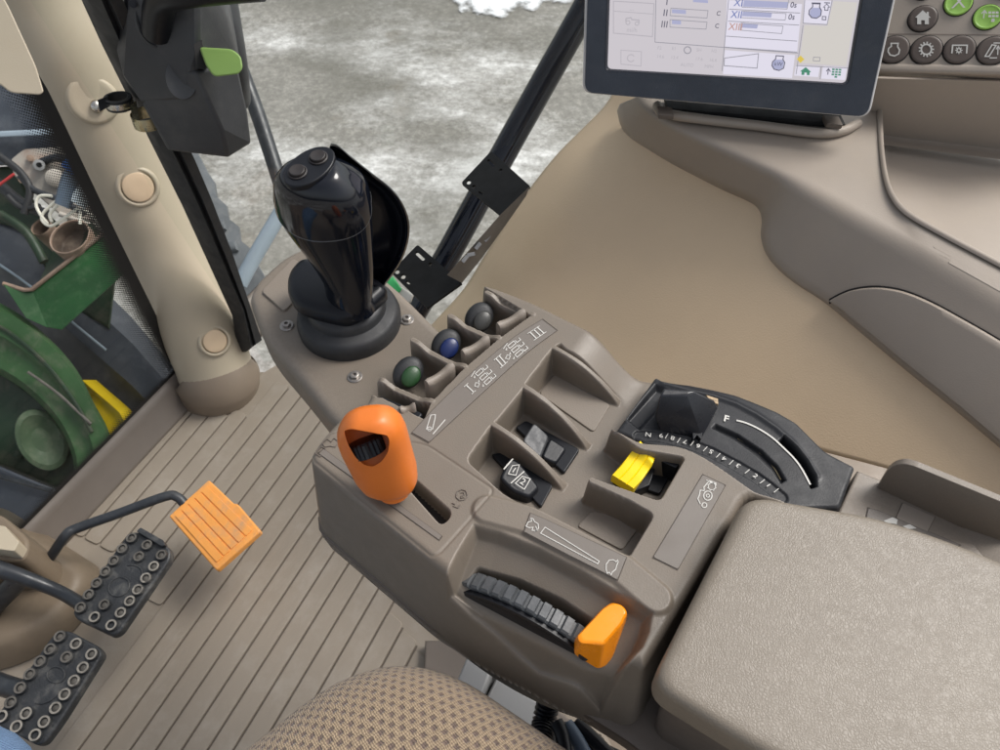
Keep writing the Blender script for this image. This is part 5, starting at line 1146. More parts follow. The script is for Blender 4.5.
b = BM(); tube(b, [D(157, 32, .70), D(158, 12, .675), D(164, -2, .655), D(182, -8, .64), D(215, -12, .63), D(260, -16, .62)], [.0135]*6, 18, 6); obj('black_arm', b, M['satin'], lb_)
b = BM(); p = D(156, 22, .70); lathe(b, [(.020, -.012), (.020, .001), (.0185, .0022), (.0165, .001), (.0165, -.008)], p, axis=(CC-p), seg=30, sx=.9, sy=1.15); obj('arm_socket', b, M['box'], lb_)
for x, y in ((133, 4), (181, 4)):
    p = D(x, y, .682 if x < 150 else .675); b = BM(); lathe(b, [(.0032, -.004), (.0032, .001), (.001, .0012)], p, axis=(CC-p), seg=14); obj('box_screw', b, M['satin'], lb_)
b = BM(); tube(b, [D(222, -30, .80), D(238, 60, .84), D(244, 100, .90)], [.018, .016, .013], 14, 5, flat=.6); obj('rear_bracket', b, M['box'], lb_)
# ================================================================== BRACKETS AND RAIL
def bar(px, d0, d1): return [D(px[0][0], px[0][1], d0), D(px[1][0], px[1][1], d1)]
rl = thing('window_rail', 'thick black tube slanting behind the brackets on the right', 'rail', D(445, 262, 1.0))
b = BM(); tube(b, [D(612, -40, .93), D(582, 14, .95), D(510, 142, .98), (D(445, 260, 1.0)), D(415, 312, 1.03)], .0172, 24, 5); obj('rail_tube', b, M['gloss'], rl)
br = thing('bracket', 'black folded steel bracket with two drilled square ears beside the rail', 'bracket', D(480, 250, .80))
def ear(px, d, holes):
    pts = [D(x, y, q) for (x, y), q in zip(px, d)]; n = (pts[1]-pts[0]).cross(pts[2]-pts[1]).normalized(); pl = Pl(pts[0], n)
    ou = rounded([pl.at(x, y) for x, y in px], [.004, .004, .001, .001], 4); hs = [[pl.at(x, y) for x, y in h] for h in holes]
    b = BM(); holed(b, ou, hs, pl.n*.0025 if pl.n.dot(CC-pts[0]) < 0 else -pl.n*.0025); obj('drilled_ear', b, M['steel'], br)
def slot_px(x, y, L_, w, a): 
    c, s = math.cos(a), math.sin(a); return [(x+c*u-s*v, y+s*u+c*v) for u, v in [(L_/2-w/2+w/2*math.cos(t), w/2*math.sin(t)) for t in [math.radians(q) for q in range(-90, 91, 30)]]+[(-L_/2+w/2-w/2*math.cos(t), -w/2*math.sin(t)) for t in [math.radians(q) for q in range(-90, 91, 30)]]]
ear([(461, 183), (491, 151), (530, 186), (500, 215)], [.83, .85, .79, .77], [slot_px(491, 163, 9.5, 3.4, .75), circ(501, 170.5, 1.9, n=10), circ(468.5, 182, 2.5, n=10), circ(474, 187, 2.2, n=10), slot_px(480.5, 193, 4.5, 2, .6)])
ear([(391, 272), (417.5, 244.5), (462, 283), (427, 308)], [.86, .88, .815, .80], [slot_px(420, 256, 12, 3.6, .75), circ(430.5, 264.5, 2.2, n=10), circ(397, 271.5, 2.6, n=10), circ(403, 276.5, 2.6, n=10), slot_px(408, 282.5, 5, 2.2, .6)])
b = BM(); prism(b, [D(530, 186, .79), D(500, 215, .77), D(447, 275, .808), D(462, 283, .815), D(482, 258, .805), D(505, 226, .795), D(526, 196, .79)], ray(480, 240)*.003); strip = obj('bracket_strip', b, mat('worn grey steel', lin(120, 116, 110), .45, .2, 40, 500, .1, metal=.3), br)
for x, y, a in ((487, 238, -.9), (478, 246, -.9), (471, 254.5, -.2), (465, 259, -.9)):
    b = BM(); c, s_ = math.cos(a), math.sin(a); prism(b, [D(x+c*u-s_*v, y+s_*u+c*v, .786) for u, v in ((-4, -2), (4, -2), (4, 2), (-4, 2))], ray(x, y)*.004, .0006); obj('strip_tab', b, M['grey_panel'], br)
gh = thing('release_lever', 'small bright green handle with white block under the lower bracket ear', 'lever', D(398, 290, .9))
b = BM(); prism(b, [D(x, y, .90) for x, y in ((386, 282), (393, 276), (402, 289), (396, 297), (388, 300))], ray(395, 288)*.03, .003); obj('green_lever', b, mat('bright green plastic', lin(70, 190, 110), .4, .05, 30, 500, .05), gh)
b = BM(); prism(b, [D(x, y, .905) for x, y in ((396, 292), (402, 287), (414, 295), (411, 303), (398, 301))], ray(405, 295)*.03, .003); obj('white_block', b, M['white'], gh)
b = BM(); prism(b, [D(x, y, .91) for x, y in ((396, 300), (411, 301), (410, 306), (397, 305))], ray(405, 303)*.03, .002); obj('green_base', b, M['green'], gh)
# ================================================================== PEDALS
def pedal(name, label, px, z, tilt, studs, group, ring_c):
    c = sum((W(x, y, z) for x, y in px), Vector())/len(px); t = thing(name, label, 'pedal', c, group); n = Vector((tilt[0], tilt[1], 1)).normalized(); pl = Pl(c, n)
    b = BM(); prism(b, rounded([pl.at(x, y) for x, y in px], .010, 4), -n*.012, .003, 3); obj('pedal_pad', b, M['pedal'], t, ang=50)
    for i, (x, y, lit) in enumerate(studs):
        p = pl.at(x, y); b = BM(); r = .0068; lathe(b, [(r, -.001), (r*.95, .0042), (r*.85, .0048), (r*.62, .0048), (r*.55, .0040), (r*.5, .0015), (r*.05, .0012)], p, axis=n, seg=20)
        o = obj('stud', b, M['pedal'], t, ang=50)
        b = BM(); lathe(b, [(r*.9, .0046), (r*.87, .0052), (r*.62, .0052), (r*.58, .0046)], p, axis=n, seg=20, cap0=False, cap1=False); obj('worn_rim', b, M['stud'] if lit else M['stud_dk'], o)  # worn rims; lit studs carry the light as a paler rim colour
        if lit < 2: b = BM(); lathe(b, [(r*.5, .0026), (r*.3, .0034), (r*.02, .0035)], p, axis=n, seg=14); obj('stud_core', b, M['stud_dk'], o)
    for pts, cl_ in ring_c:
        b = BM(); tube(b, [pl.at(x, y, .0003) for x, y in pts], .0010, 8, 0, closed=cl_); obj('raised_ring', b, M['pedal'], t)
    return t, pl
S1 = [(132.6, 539, 0), (123.4, 549.6, 0), (115, 561.6, 0), (106.6, 572.4, 0), (98, 584, 0), (90, 595.6, 0), (82, 608.4, 0), (148, 546, 0), (140, 557.6, 0), (162.4, 556, 0), (155, 567.4, 1), (147, 579, 1), (139, 590.6, 1), (131, 602, 1), (122, 613.6, 1), (112.6, 626, 2), (96, 618, 2), (105.6, 605.6, 0)]
pd1, ppl1 = pedal('brake_pedal', 'black studded brake pedal nearer the orange pedal, with a raised far lip', [(72, 612), (127, 534), (136, 531), (170, 547), (171, 558), (120, 632), (112, 636), (76, 619)], .115, (.02, -.08), S1, 'studded brake pedals', [(circ(119, 587, 11, 9, 24, rot=-.5), True), (circ(127, 577, 16, 11, 14, -70, 40, -.4), False)])
b = BM(); prism(b, rounded([ppl1.at(x, y, .006) for x, y in ((138, 533), (142, 529), (165, 542), (167, 547), (163, 548))], .002), -ppl1.n*.012, .002); obj('pedal_lip', b, M['pedal'], pd1)
S2 = [(61.4, 637.4, 0), (51.6, 650, 0), (41.6, 662, 0), (31.4, 675, 0), (22, 688.6, 0), (12.6, 703, 0), (3.6, 717, 2), (77.6, 644.6, 1), (68, 658, 0), (93, 655, 1), (84.6, 668.4, 1), (75.6, 681.6, 1), (66.4, 695, 1), (57.2, 708.6, 1), (46, 722.4, 1), (37, 735.6, 2), (18.4, 727, 2), (28, 714, 1)]
pd2, ppl2 = pedal('brake_pedal', 'dusty black studded brake pedal nearest the driver at the lower left', [(-8, 722), (50, 638), (58, 630), (70, 631), (98, 646), (103, 654), (60, 722), (44, 743), (36, 745)], .125, (.02, -.08), S2, 'studded brake pedals', [(circ(56, 675, 9, 8, 20), True), (circ(46, 694, 14, 8, 12, 20, 160, -.5), False)])
b = BM(); P1_ = [ppl1.at(84, 606, -.010), W(60, 592, .10), W(22, 577, .12), W(-10, 566, .13)]; tube(b, P1_, [.010, .0095, .011, .013], 12, 4, flat=.8); obj('pedal_arm', b, M['bar'], pd1)
b = BM(); tube(b, [W(22, 577, .118), W(5, 594, .09), W(-30, 630, .05)], .013, 12, 4, flat=.7); obj('pedal_link', b, M['bar'], pd1)
b = BM(); tube(b, [ppl2.at(20, 690, -.010), W(-10, 680, .10), W(-50, 660, .10)], .011, 12, 4); obj('pedal_arm', b, M['bar'], pd2)
op = thing('accelerator_pedal', 'worn orange ribbed accelerator pedal on a bent black rod', 'pedal', W(213, 525, .10))
on = Vector((-.12, -.12, 1)).normalized(); opl = Pl(W(213, 525, .10), on); b = BM(); OPX = [(168.5, 516), (208.5, 479.5), (233, 503), (237, 503.5), (260.5, 531), (216, 570.5)]
prism(b, rounded([opl.at(x, y) for x, y in OPX], [.003, .003, .002, .002, .003, .003], 3), -on*.009, .0022, 3); obj('pedal_pad', b, M['orange_pad'], op, ang=50)
E0, E1, E2, E3 = Vector((175, 516.5)), Vector((207.5, 486)), Vector((253, 530)), Vector((216.5, 563))
for i in range(5):
    a0, a1 = i/5+.012, (i+1)/5-.012; q = [E0.lerp(E1, a0), E0.lerp(E1, a1), E3.lerp(E2, a1), E3.lerp(E2, a0)]
    b = BM(); prism(b, rounded([opl.at(p.x, p.y, .0016) for p in q], .0012, 3), -on*.003, .0008, 2); obj('pad_rib', b, M['orange_pad'], op)
b = BM(); tube(b, [opl.at(190, 512, -.012), opl.at(183, 503, -.006), W(177, 497, .098), W(165, 496.5, .10), W(120, 513, .10), W(78, 528, .10), W(66, 535, .10), W(52, 555, .08), W(38, 575, .05)], .0062, 14, 5); obj('pedal_rod', b, M['bar'], op)
# ================================================================== STEERING COLUMN SHROUD
stc = thing('column_shroud', 'tan moulded steering column shroud with slots for the pedal arms', 'shroud', W(40, 580, .02))
b = BM()
rows = []
for z, px in ((.0, [(-60, 505), (5, 508), (58, 541), (104, 570), (100, 600), (66, 640), (20, 665), (-80, 690)]), (.02, [(-60, 505), (4, 507), (55, 540), (99, 568), (96, 596), (62, 636), (18, 658), (-80, 680)]), (.045, [(-60, 510), (0, 513), (48, 545), (86, 570), (84, 590), (52, 626), (12, 645), (-80, 665)]), (.055, [(-60, 520), (-4, 522), (38, 552), (70, 574), (68, 586), (42, 616), (4, 632), (-80, 650)])):
    rows.append(rounded([W(x, y, z) for x, y in px], .02, 4))
loft(b, rows, closed=True, caps=True); obj('shroud_base', b, mat('shroud plastic', lin(118, 104, 87), .5, .08, 8, 700, .25, dirt=lin(90, 78, 64), dirt_amt=.4), stc, ang=60)
b = BM(); prism(b, rounded([W(x, y, .13) for x, y in ((-60, 500), (2, 514), (30, 540), (24, 560), (-10, 562), (-60, 575))], .015, 4), (0, 0, -.09), .012, 4, bottom_scale=1.15); obj('shroud_cover', b, bpy.data.materials['shroud plastic'], stc, ang=50)
b = BM(); prism(b, rounded([W(x, y, .065) for x, y in ((22, 552), (44, 566), (48, 574), (38, 578), (20, 568))], .004, 4), (0, 0, -.02)); obj('arm_slot', b, M['slot'], stc)
b = BM(); prism(b, rounded([W(x, y, .15) for x, y in ((-10, 524), (5, 526), (19, 542), (14, 551), (-10, 548))], .002, 3), (0, 0, -.02), .002); obj('cream_block', b, M['post'], stc)
# ================================================================== SEAT
st = thing('driver_seat', 'brown and beige knit fabric seat cushion at the bottom of the view', 'seat', W(400, 830, .40))
zs = .49; spx = [(392, 622), (640, 790), (760, 900), (520, 1150), (100, 1000), (150, 812)]
sp_ = rounded([W(x, y, zs) for x, y in spx], [.075, .10, .1, .1, .1, .06], 10); cs_ = sum(sp_, Vector())/len(sp_); b = BM(); rows = []
for k, dz in ((.30, .004), (.5, .003), (.7, .0), (.80, -.004), (.88, -.010), (.94, -.019), (.98, -.031), (1.0, -.045), (1.005, -.06), (.99, -.075), (.95, -.09), (.80, -.10)):
    rows.append([Vector((cs_.x+(p.x-cs_.x)*k, cs_.y+(p.y-cs_.y)*k, zs+.02+dz)) for p in sp_])
uvl = b.loops.layers.uv.new('UVMap'); rg = loft(b, rows, closed=True, caps=True)
sdir = (W(310, 700, zs)-W(352, 668, zs)).normalized(); sd2 = Vector((-sdir.y, sdir.x, 0))
for f in b.faces:
    nz_ = f.normal.z
    for l in f.loops: co_ = l.vert.co; drop = (zs+.02-co_.z); rad = (Vector((co_.x, co_.y, 0))-Vector((cs_.x, cs_.y, 0))).normalized(); q = co_+rad*drop*.8; l[uvl].uv = (q.dot(sdir), q.dot(sd2))
obj('seat_cushion', b, M['fabric'], st, ang=80)
b = BM(); loft(b, [[Vector((cs_.x+(p.x-cs_.x)*k, cs_.y+(p.y-cs_.y)*k, z)) for p in sp_] for k, z in ((.90, zs-.08), (.90, zs-.14), (.8, zs-.16))], closed=True, caps=True); obj('seat_pan', b, M['satin'], st)
# seat suspension housing between seat and console
sb = thing('seat_base', 'light grey plastic seat base panels between the seat and the console', 'seat base', W(500, 700, .0))
for px, z in (([(468, 654), (492, 672), (478, 705), (440, 720), (452, 690)], .20), ([(497, 676), (545, 704), (540, 760), (470, 760), (481, 706)], .185)):
    b = BM(); prism(b, [W(x, y, z) for x, y in px], (0, 0, -.17), .004, bottom_scale=1.0); obj('base_panel', b, M['grey_panel'], sb)
b = BM(); prism(b, [W(x, y, .17) for x, y in ((490, 671), (500, 677), (484, 712), (476, 708))], (0, 0, -.1)); obj('panel_gap', b, M['slot'], sb)
b = BM(); prism(b, [W(x, y, .02) for x, y in ((425, 640), (470, 640), (660, 790), (420, 790))], (0, 0, -.02), .003); obj('base_foot', b, M['taupe_dk'], sb)
hs_ = thing('corrugated_hose', 'black corrugated hose hanging under the console edge', 'hose', D(546, 730, .6)); b = BM(); pth = [W(549, 700, .27), W(544, 722, .26), W(541, 745, .27), W(548, 775, .30)]
ln = catmull(pth, 20); tube(b, ln, [.0105 if (i//2) % 2 else .0085 for i in range(len(ln))], 18, 0); obj('hose_body', b, M['satin'], hs_, ang=60)
hw_ = thing('wiring_loom', 'bundle of dark blue and black cables below the console edge', 'cables', D(575, 735, .6))
for i, (m, pts) in enumerate((('satin', [(556, 722), (562, 735), (566, 760)]), ('slatecon', [(566, 724), (576, 738), (588, 760)]), ('satin', [(575, 722), (590, 736), (610, 756)]), ('fender_blk', [(560, 730), (580, 730), (600, 745)]), ('satin', [(588, 748), (596, 740), (600, 760)]))):
    b = BM(); tube(b, [W(x, y, .28-.004*i) for x, y in pts], .006, 10, 5); obj('cable', b, M[m], hw_)
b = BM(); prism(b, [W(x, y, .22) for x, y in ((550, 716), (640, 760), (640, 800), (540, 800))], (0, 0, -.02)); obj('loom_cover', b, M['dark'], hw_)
# ================================================================== DRIVER'S KNEE
kn = BM(); tube(kn, [W(-40, 850, .02), W(-44, 830, .12), W(-48, 812, .22), W(-48, 806, .29), W(-58, 830, .34), W(-100, 950, .37), W(-160, 1150, .39)], [.045, .05, .054, .058, .062, .072, .08], 24, 6)
tag(obj('person', kn, M['denim'], None, W(-40, 850, .02), ang=80), 'seated driver seen only as a blue denim knee in the lower left corner', 'person')
# ================================================================== OUTSIDE
gz = -1.25
b = BM(); S = 60; n = 40
vv = [[b.verts.new(((i/n-.5)*2*S, (j/n-.3)*2*S, gz)) for j in range(n+1)] for i in range(n+1)]
for i in range(n):
    for j in range(n): b.faces.new((vv[i][j], vv[i+1][j], vv[i+1][j+1], vv[i][j+1]))
tag(obj('ground', b, M['ground'], None, wn=False), kind='structure')
# snow bank far right of the yard
b = BM(); rows = []
base = [(425, 2), (436, -3), (446, 4), (453, 3), (461, 13), (470, 12), (477, 20), (489, 17), (499, 21), (512, 13), (522, 9), (535, 11), (548, 3), (565, 6), (590, -2), (640, 2), (700, -8)]
for k in range(7):
    t = k/6; rows.append([W(p.x, p.y-t*60, gz+.008+.02*math.sin(t*math.pi/2)) for p in resample(catmull([Vector(q).to_3d() for q in base], 5), 60)])
la = b.verts.layers.float.new('fade'); rg = loft(b, rows)
for k, r_ in enumerate(rg):
    for v in r_: v[la] = min(1, k/3)
def snow_mat():
    m, nt, bb, N, L = new_mat('old snow'); out = nt.nodes['Material Output']; bb.inputs['Base Color'].default_value = (.80, .81, .82, 1); bb.inputs['Roughness'].default_value = .7
    at = N('ShaderNodeAttribute'); at.attribute_name = 'fade'; tc = N('ShaderNodeTexCoord'); n = noise(nt, 7, 6, .65, tc.outputs['Object'])
    a = N('ShaderNodeMath'); a.operation = 'MULTIPLY_ADD'; L(n.outputs['Fac'], a.inputs[0]); a.inputs[1].default_value = 1.3; L(at.outputs['Fac'], a.inputs[2])
    r = ramp(nt, a.outputs[0], [(.72, g(0)), (1.0, g(1))]); t = N('ShaderNodeBsdfTransparent'); mx = N('ShaderNodeMixShader')
    L(r.outputs['Color'], mx.inputs['Fac']); L(t.outputs[0], mx.inputs[1]); L(bb.outputs[0], mx.inputs[2]); L(mx.outputs[0], out.inputs['Surface']); return m
tag(obj('snow', b, snow_mat(), None, wn=False), kind='stuff')
# side window pane
b = BM(); b.faces.new([b.verts.new(p) for p in (W(262, 372, -.0)+Vector((0, .02, 0)), Vector((.95, .95, .0)), Vector((.95, .95, 1.3)), Vector((-.60, .78, 1.3)))])
swn = thing('side_window', 'clear side window pane between the pillar and the tan panel, looking onto the yard', 'window', W(262, 372, 0)); obj('pane', b, M['glass'], swn, wn=False)
# tubes and tyre seen through the side window
hr = thing('mirror_arm', 'black tube slanting down behind the latch box outside the window', 'tube', D(270, 170, 1.25)); b = BM(); tube(b, [D(222, 20, 1.25), D(252, 98, 1.25), D(268, 145, 1.25), D(284, 195, 1.25)], .0125, 14, 4); obj('arm_tube', b, M['bar'], hr)
gt = thing('step_rail', 'pale blue grey handrail tube behind the joystick', 'rail', D(250, 265, 1.4)); b = BM(); tube(b, [D(300, 180, 1.4), D(281, 212, 1.4), D(254, 258, 1.4), D(240, 284, 1.4)], .014, 14, 4); obj('rail_tube', b, M['grey_tube'], gt)
ty = thing('tractor_wheel', 'grey lugged tyre edge between the pillar and the joystick', 'tyre', D(215, 230, 1.5))
b = BM(); edge = [(196, 150), (206, 170), (214, 182), (216, 196), (226, 205), (228, 218), (238, 226), (240, 240), (250, 248), (256, 262), (264, 276), (268, 300)]
P0 = [D(x, y, 1.5) for x, y in edge]; P1 = [D(x-60, y+30, 1.46) for x, y in edge]; P2 = [D(x+2, y+2, 1.62) for x, y in edge]; P3 = [D(x-60, y+30, 1.75) for x, y in edge]
loft(b, [P1, P0, P2, P3], caps=False); obj('tread', b, M['tyre'], ty, ang=20)
for x, y in ((205, 203), (230, 246), (218, 225)):
    b = BM(); prism(b, [D(x-7, y-5, 1.48), D(x+6, y-6, 1.48), D(x+9, y+5, 1.48), D(x-5, y+7, 1.48)], ray(x, y)*.05, .01); obj('lug', b, M['tyre'], ty)
# --- front of the tractor through the windscreen
hood = thing('front_chassis', 'dark front chassis of the tractor with dusty steel plate seen through the windscreen', 'chassis', D(40, 150, 1.7))
b = BM(); prism(b, [D(x, y, 1.75) for x, y in ((-120, 60), (60, 60), (110, 150), (110, 160), (0, 166), (-120, 168))], ray(20, 120)*.25, .01); obj('black_beam', b, M['fender_blk'], hood)
b = BM(); prism(b, [D(x, y, 1.70) for x, y in ((-60, 134), (66, 128), (72, 134), (-60, 140))], ray(20, 134)*.03, .004); obj('grey_edge', b, M['grey_tube'], hood)
b = BM(); prism(b, rounded([D(x, y, 1.72) for x, y in ((10, 160), (24, 149), (110, 144), (128, 230), (60, 215), (36, 194), (14, 176))], .01, 3), ray(50, 180)*.02, .004); obj('steel_plate', b, M['dusty_plate'], hood)
b = BM(); p = D(39, 165, 1.71); lathe(b, [(.012, -.02), (.012, .02), (.006, .021), (.005, .0)], p, axis=(CC-p), seg=24); obj('roller', b, M['grey_panel'], hood)
b = BM(); tube(b, [D(42, 162, 1.715), D(55, 158, 1.70), D(70, 161, 1.70)], .009, 10, 4); obj('latch_bar', b, M['bar'], hood)
b = BM(); p = D(55, 178, 1.71); lathe(b, [(.02, -.02), (.02, .015), (.012, .02), (.002, .02)], p, axis=(CC-p), seg=24); obj('boss', b, M['dusty_plate'], hood)
b = BM(); prism(b, [D(x, y, 1.78) for x, y in ((-80, 168), (14, 166), (30, 196), (60, 225), (120, 250), (110, 330), (60, 300), (28, 232), (-80, 200))], ray(20, 210)*.2, .01); obj('dark_casting', b, M['green_dk'], hood)
b = BM(); tube(b, [D(-10, 176, 1.70), D(20, 202, 1.70), D(46, 214, 1.69)], .012, 10, 4); obj('black_pipe', b, M['bar'], hood)
fb = thing('front_fender', 'black plastic front fender below the green bracket', 'fender', D(60, 300, 1.75))
b = BM(); rows = []
for x0, y0, x1, y1 in ((-60, 150, -60, 330), (0, 195, -10, 330), (30, 215, 20, 345), (60, 250, 60, 390), (95, 285, 100, 420), (130, 320, 140, 450), (180, 380, 200, 500)):
    rows.append([D(x0, y0, 1.85), D(x0+(x1-x0)*.2, y0+(y1-y0)*.2, 1.80), D((x0+x1)/2, (y0+y1)/2, 1.78), D(x0+(x1-x0)*.55, y0+(y1-y0)*.55, 1.80), D(x1, y1, 1.9)])
loft(b, rows); obj('fender_shell', b, M['fender_blk'], fb, solid=.01, ang=40)
b = BM(); tube(b, [D(-10, 258, 1.76), D(30, 286, 1.76), D(72, 322, 1.76), D(106, 350, 1.755)], .003, 8, 4); obj('fender_seam', b, M['grey_tube'], fb)
gb = thing('holder_bracket', 'green painted folded steel bracket holding two pipe cups', 'bracket', D(80, 290, 1.6))
fpx = [(32, 291), (103.5, 235), (127.5, 271), (62, 330), (46, 327)]; b = BM(); prism(b, [D(x, y, 1.6) for x, y in fpx], ray(70, 285)*.012, .002); obj('front_plate', b, M['green'], gb)
b = BM(); prism(b, [D(3, 284, 1.58), D(28, 291, 1.6), D(33, 291, 1.6), D(48, 328, 1.6), D(26, 318, 1.59)], ray(25, 300)*.012, .001); obj('side_plate', b, M['green'], gb)
b = BM(); tube(b, [D(3, 283.5, 1.585), D(24, 290, 1.595), D(32, 289.5, 1.597), D(103.5, 233.5, 1.597)], .0045, 8, 0); obj('bare_edge', b, M['rust'], gb)
b = BM(); prism(b, [D(36, 288, 1.605), D(103, 235, 1.605), D(92, 222, 1.66), D(70, 214, 1.70), D(58, 262, 1.66)], ray(70, 255)*.012, .001); obj('cup_shelf', b, M['green_dk'], gb)
for x, y, rx, ry, d, lbn in ((69.5, 236.5, 20.5, 10.5, 1.60, 1), (41, 227, 10, 7, 1.68, 2)):
    p = D(x, y, d); k = d/FP; ax_ = UP*.75+(CC-p).normalized()*.35-CR*.25; b = BM(); r = rx*k; lathe(b, [(r*.95, -.10), (r, -.004), (r, .0), (r*.97, .001), (r*.93, .0), (r*.90, -.06)], p, axis=ax_, seg=36, cap1=False); obj('pipe_cup', b, M['rust'], gb, ang=50)
    b = BM(); lathe(b, [(r*.92, -.004), (r*.88, -.03), (r*.80, -.034), (r*.02, -.035)], p, axis=ax_, seg=30, cap0=False); obj('cup_inside', b, mat('brown cup inside', lin(84, 70, 60), .7, .4, 40, 300, .3, dirt=lin(130, 120, 105), dirt_amt=.6) if 'ci' not in M else M['ci'], gb); M['ci'] = bpy.data.materials['brown cup inside']
wr_ = thing('wiring', 'white and slate electrical connectors with cream wires behind the dotted border', 'wiring', D(70, 200, 1.5))
b = BM(); tube(b, [D(77, 166, 1.45), D(70, 186, 1.45), D(62, 206, 1.45)], [.020, .022, .016], 8, 3, flat=.7); obj('slate_connector', b, M['slatecon'], wr_)
b = BM(); tube(b, [D(66, 163, 1.44), D(73, 168, 1.44), D(79, 173, 1.44)], [.010, .014, .011], 8, 3); obj('blue_plug', b, M['bluecon'], wr_)
b = BM(); tube(b, [D(90, 186, 1.46), D(84, 196, 1.46), D(78, 204, 1.46)], [.016, .022, .017], 8, 3, flat=.7); obj('white_connector', b, M['wirew'], wr_)
for pts in ([(56, 201), (44, 212), (42, 220), (50, 226), (60, 221), (78, 208)], [(52, 196), (40, 196), (36, 204), (40, 214), (48, 224)], [(80, 209), (80, 224)], [(83, 208), (96, 220), (104, 232)], [(58, 205), (50, 214), (52, 222)]):
    b = BM(); tube(b, [D(x, y, 1.47) for x, y in pts], .0030, 8, 5); obj('wire', b, M['wire'], wr_)
b = BM(); tube(b, [D(-5, 188, 1.6), D(14, 174, 1.6)], .003, 8, 3); obj('red_wire', b, mat('red wire', lin(190, 60, 60), .5, .05, 20, 500, 0), wr_)
gw = thing('wheel_guard', 'dusty green curved casting with an oval dish low in the windscreen', 'casting', D(50, 430, 1.6))
b = BM(); rows = []; arc_o = cr([(-60, 280), (0, 303), (40, 330), (74, 366), (95, 405), (110, 435), (112, 470)]); arc_i = cr([(-60, 345), (0, 375), (30, 395), (58, 425), (72, 455), (74, 480), (70, 500)])
AO = resample([Vector(p).to_3d() for p in arc_o], 40); AI = resample([Vector(p).to_3d() for p in arc_i], 40)
for p, q in zip(AO, AI):
    row = []
    for t, d in ((0, 1.72), (0, 1.62), (.08, 1.595), (.45, 1.59), (.52, 1.60), (.60, 1.605), (.9, 1.60), (1, 1.62), (1, 1.72)): r = p.lerp(q, t); row.append(D(r.x, r.y, d))
    rows.append(row)
loft(b, rows); obj('curved_band', b, M['green_f'], gw, ang=40)
b = BM(); prism(b, [D(x, y, 1.66) for x, y in ((-80, 330), (0, 370), (40, 400), (75, 440), (78, 482), (55, 488), (0, 466), (-80, 440))], ray(30, 430)*.05, .01); obj('web_plate', b, M['green_dk'], gw)
b = BM(); p = D(42, 440, 1.635); lathe(b, [(.062, -.002), (.060, .010), (.05, .012), (.045, .008), (.02, -.004), (.001, -.006)], p, axis=(CC-p), seg=36, sx=.75, sy=1.15, xdir=CR+CU*.4); obj('oval_dish', b, mat('dusty green dish', lin(58, 78, 54), .7, .35, 12, 300, .2, dirt=lin(110, 112, 96), dirt_amt=.6), gw)
b = BM(); prism(b, [D(x, y, 1.58) for x, y in ((-60, 444), (0, 466), (55, 489), (60, 500), (30, 522), (-60, 600))], ray(10, 500)*.06, .01); obj('black_lower', b, M['fender_blk'], gw)
b = BM(); tube(b, [D(-10, 474, 1.57), D(20, 482, 1.57), D(52, 491, 1.57)], .005, 8, 4); obj('lower_edge', b, M['bar'], gw)
for i, (pts, r_, m_) in enumerate((([(-10, 150), (18, 170), (30, 190), (24, 214)], .008, 'rubber'), ([(20, 176), (34, 190), (60, 200), (84, 214)], .007, 'bar'), ([(8, 196), (22, 208), (40, 206)], .006, 'rubber'), ([(60, 214), (82, 222), (112, 236), (128, 268)], .006, 'dusty_plate'), ([(92, 196), (104, 214), (118, 232), (130, 262)], .007, 'rust'), ([(0, 214), (26, 232), (44, 262)], .010, 'green_dk'))):
    b = BM(); tube(b, [D(x, y, 1.66) for x, y in pts], r_, 10, 5); obj('hose', b, M[m_], hood)
for x, y in ((100, 170), (106, 190), (30, 158), (22, 180)):
    b = BM(); p = D(x, y, 1.71); lathe(b, [(.008, -.01), (.008, .008), (.002, .009)], p, axis=(CC-p), seg=6); obj('bolt', b, M['rust'], hood)
for x, y in ((20, 425), (40, 398), (64, 436), (18, 455)):
    b = BM(); p = D(x, y, 1.655); lathe(b, [(.009, -.01), (.009, .008), (.002, .009)], p, axis=(CC-p), seg=6); obj('bolt', b, M['green_dk'], gw)
b = BM(); tube(b, [D(x, y, 1.588) for x, y in ((-20, 322), (6, 330), (44, 362), (72, 398), (92, 432))], .004, 8, 5); obj('band_seam', b, M['green_dk'], gw)
b = BM(); tube(b, [D(x, y, 1.586) for x, y in ((28, 372), (56, 392), (76, 410), (91, 424))], .003, 8, 5); obj('weld_bead', b, M['stud_dk'], gw)
yw = thing('road_wheel', 'wheel with yellow rim and dark tyre beside the green casting', 'wheel', D(108, 410, 1.75))
b = BM(); cR = D(20, 470, 1.80); rows = []
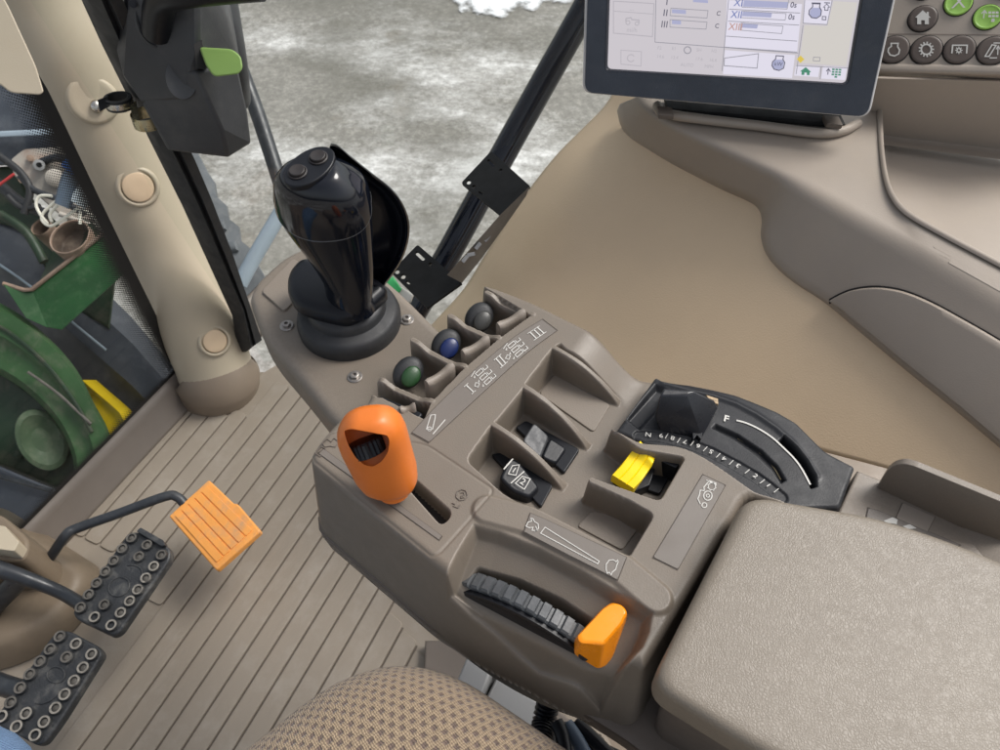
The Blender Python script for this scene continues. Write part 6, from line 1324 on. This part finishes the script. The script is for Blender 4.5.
ya = [(82, 380), (97, 393), (110, 404), (121, 415), (126, 430)]; yb2 = [(80, 395), (92, 405), (101, 417), (106, 430), (108, 445)]
A4 = resample(catmull([D(x, y, 1.72) for x, y in ya], 5), 24); B4 = resample(catmull([D(x, y, 1.74) for x, y in yb2], 5), 24)
for p, q in zip(A4, B4): rows.append([p+CF*.06, p, p.lerp(q, .35)+CF*.012, p.lerp(q, .7)+CF*.006, q, q+CF*.06])
loft(b, rows); obj('rim_face', b, M['yel_rim'], yw, ang=50)
b = BM(); p = D(70, 480, 2.05)
lathe(b, [(.20, -.1), (.24, .03), (.30, .05), (.36, .04), (.40, 0), (.41, -.08), (.40, -.2)], p, axis=(CC-p)+CR*.3, seg=60); obj('tyre', b, M['rubber'], yw, ang=50)

# ================================================================== LIGHT
w = bpy.data.worlds.new('World'); SC.world = w; w.use_nodes = True; nt = w.node_tree; bg = nt.nodes['Background']
sky = nt.nodes.new('ShaderNodeTexSky'); sky.sky_type = 'NISHITA'; sky.sun_disc = False
SUN_EL, SUN_AZ = math.radians(52), math.radians(66)
sky.sun_elevation = SUN_EL; sky.sun_rotation = SUN_AZ; sky.air_density = 1.0; sky.dust_density = 4.0; sky.ozone_density = 0.6
hs = nt.nodes.new('ShaderNodeHueSaturation'); hs.inputs['Saturation'].default_value = 0.35
nt.links.new(sky.outputs[0], hs.inputs['Color']); nt.links.new(hs.outputs[0], bg.inputs['Color']); bg.inputs['Strength'].default_value = 0.135
sl = bpy.data.lights.new('sun', 'SUN'); sl.energy = 1.7; sl.angle = math.radians(25); sl.color = (1, .97, .93)
so = bpy.data.objects.new('sun', sl); COL.objects.link(so)
dirn = Vector((math.sin(SUN_AZ)*math.cos(SUN_EL), math.cos(SUN_AZ)*math.cos(SUN_EL), math.sin(SUN_EL)))
so.rotation_euler = (-dirn).to_track_quat('-Z', 'Y').to_euler()
vs = SC.view_settings; vs.view_transform = 'Standard'; vs.look = 'None'; vs.gamma = 1; vs.exposure = 0.38
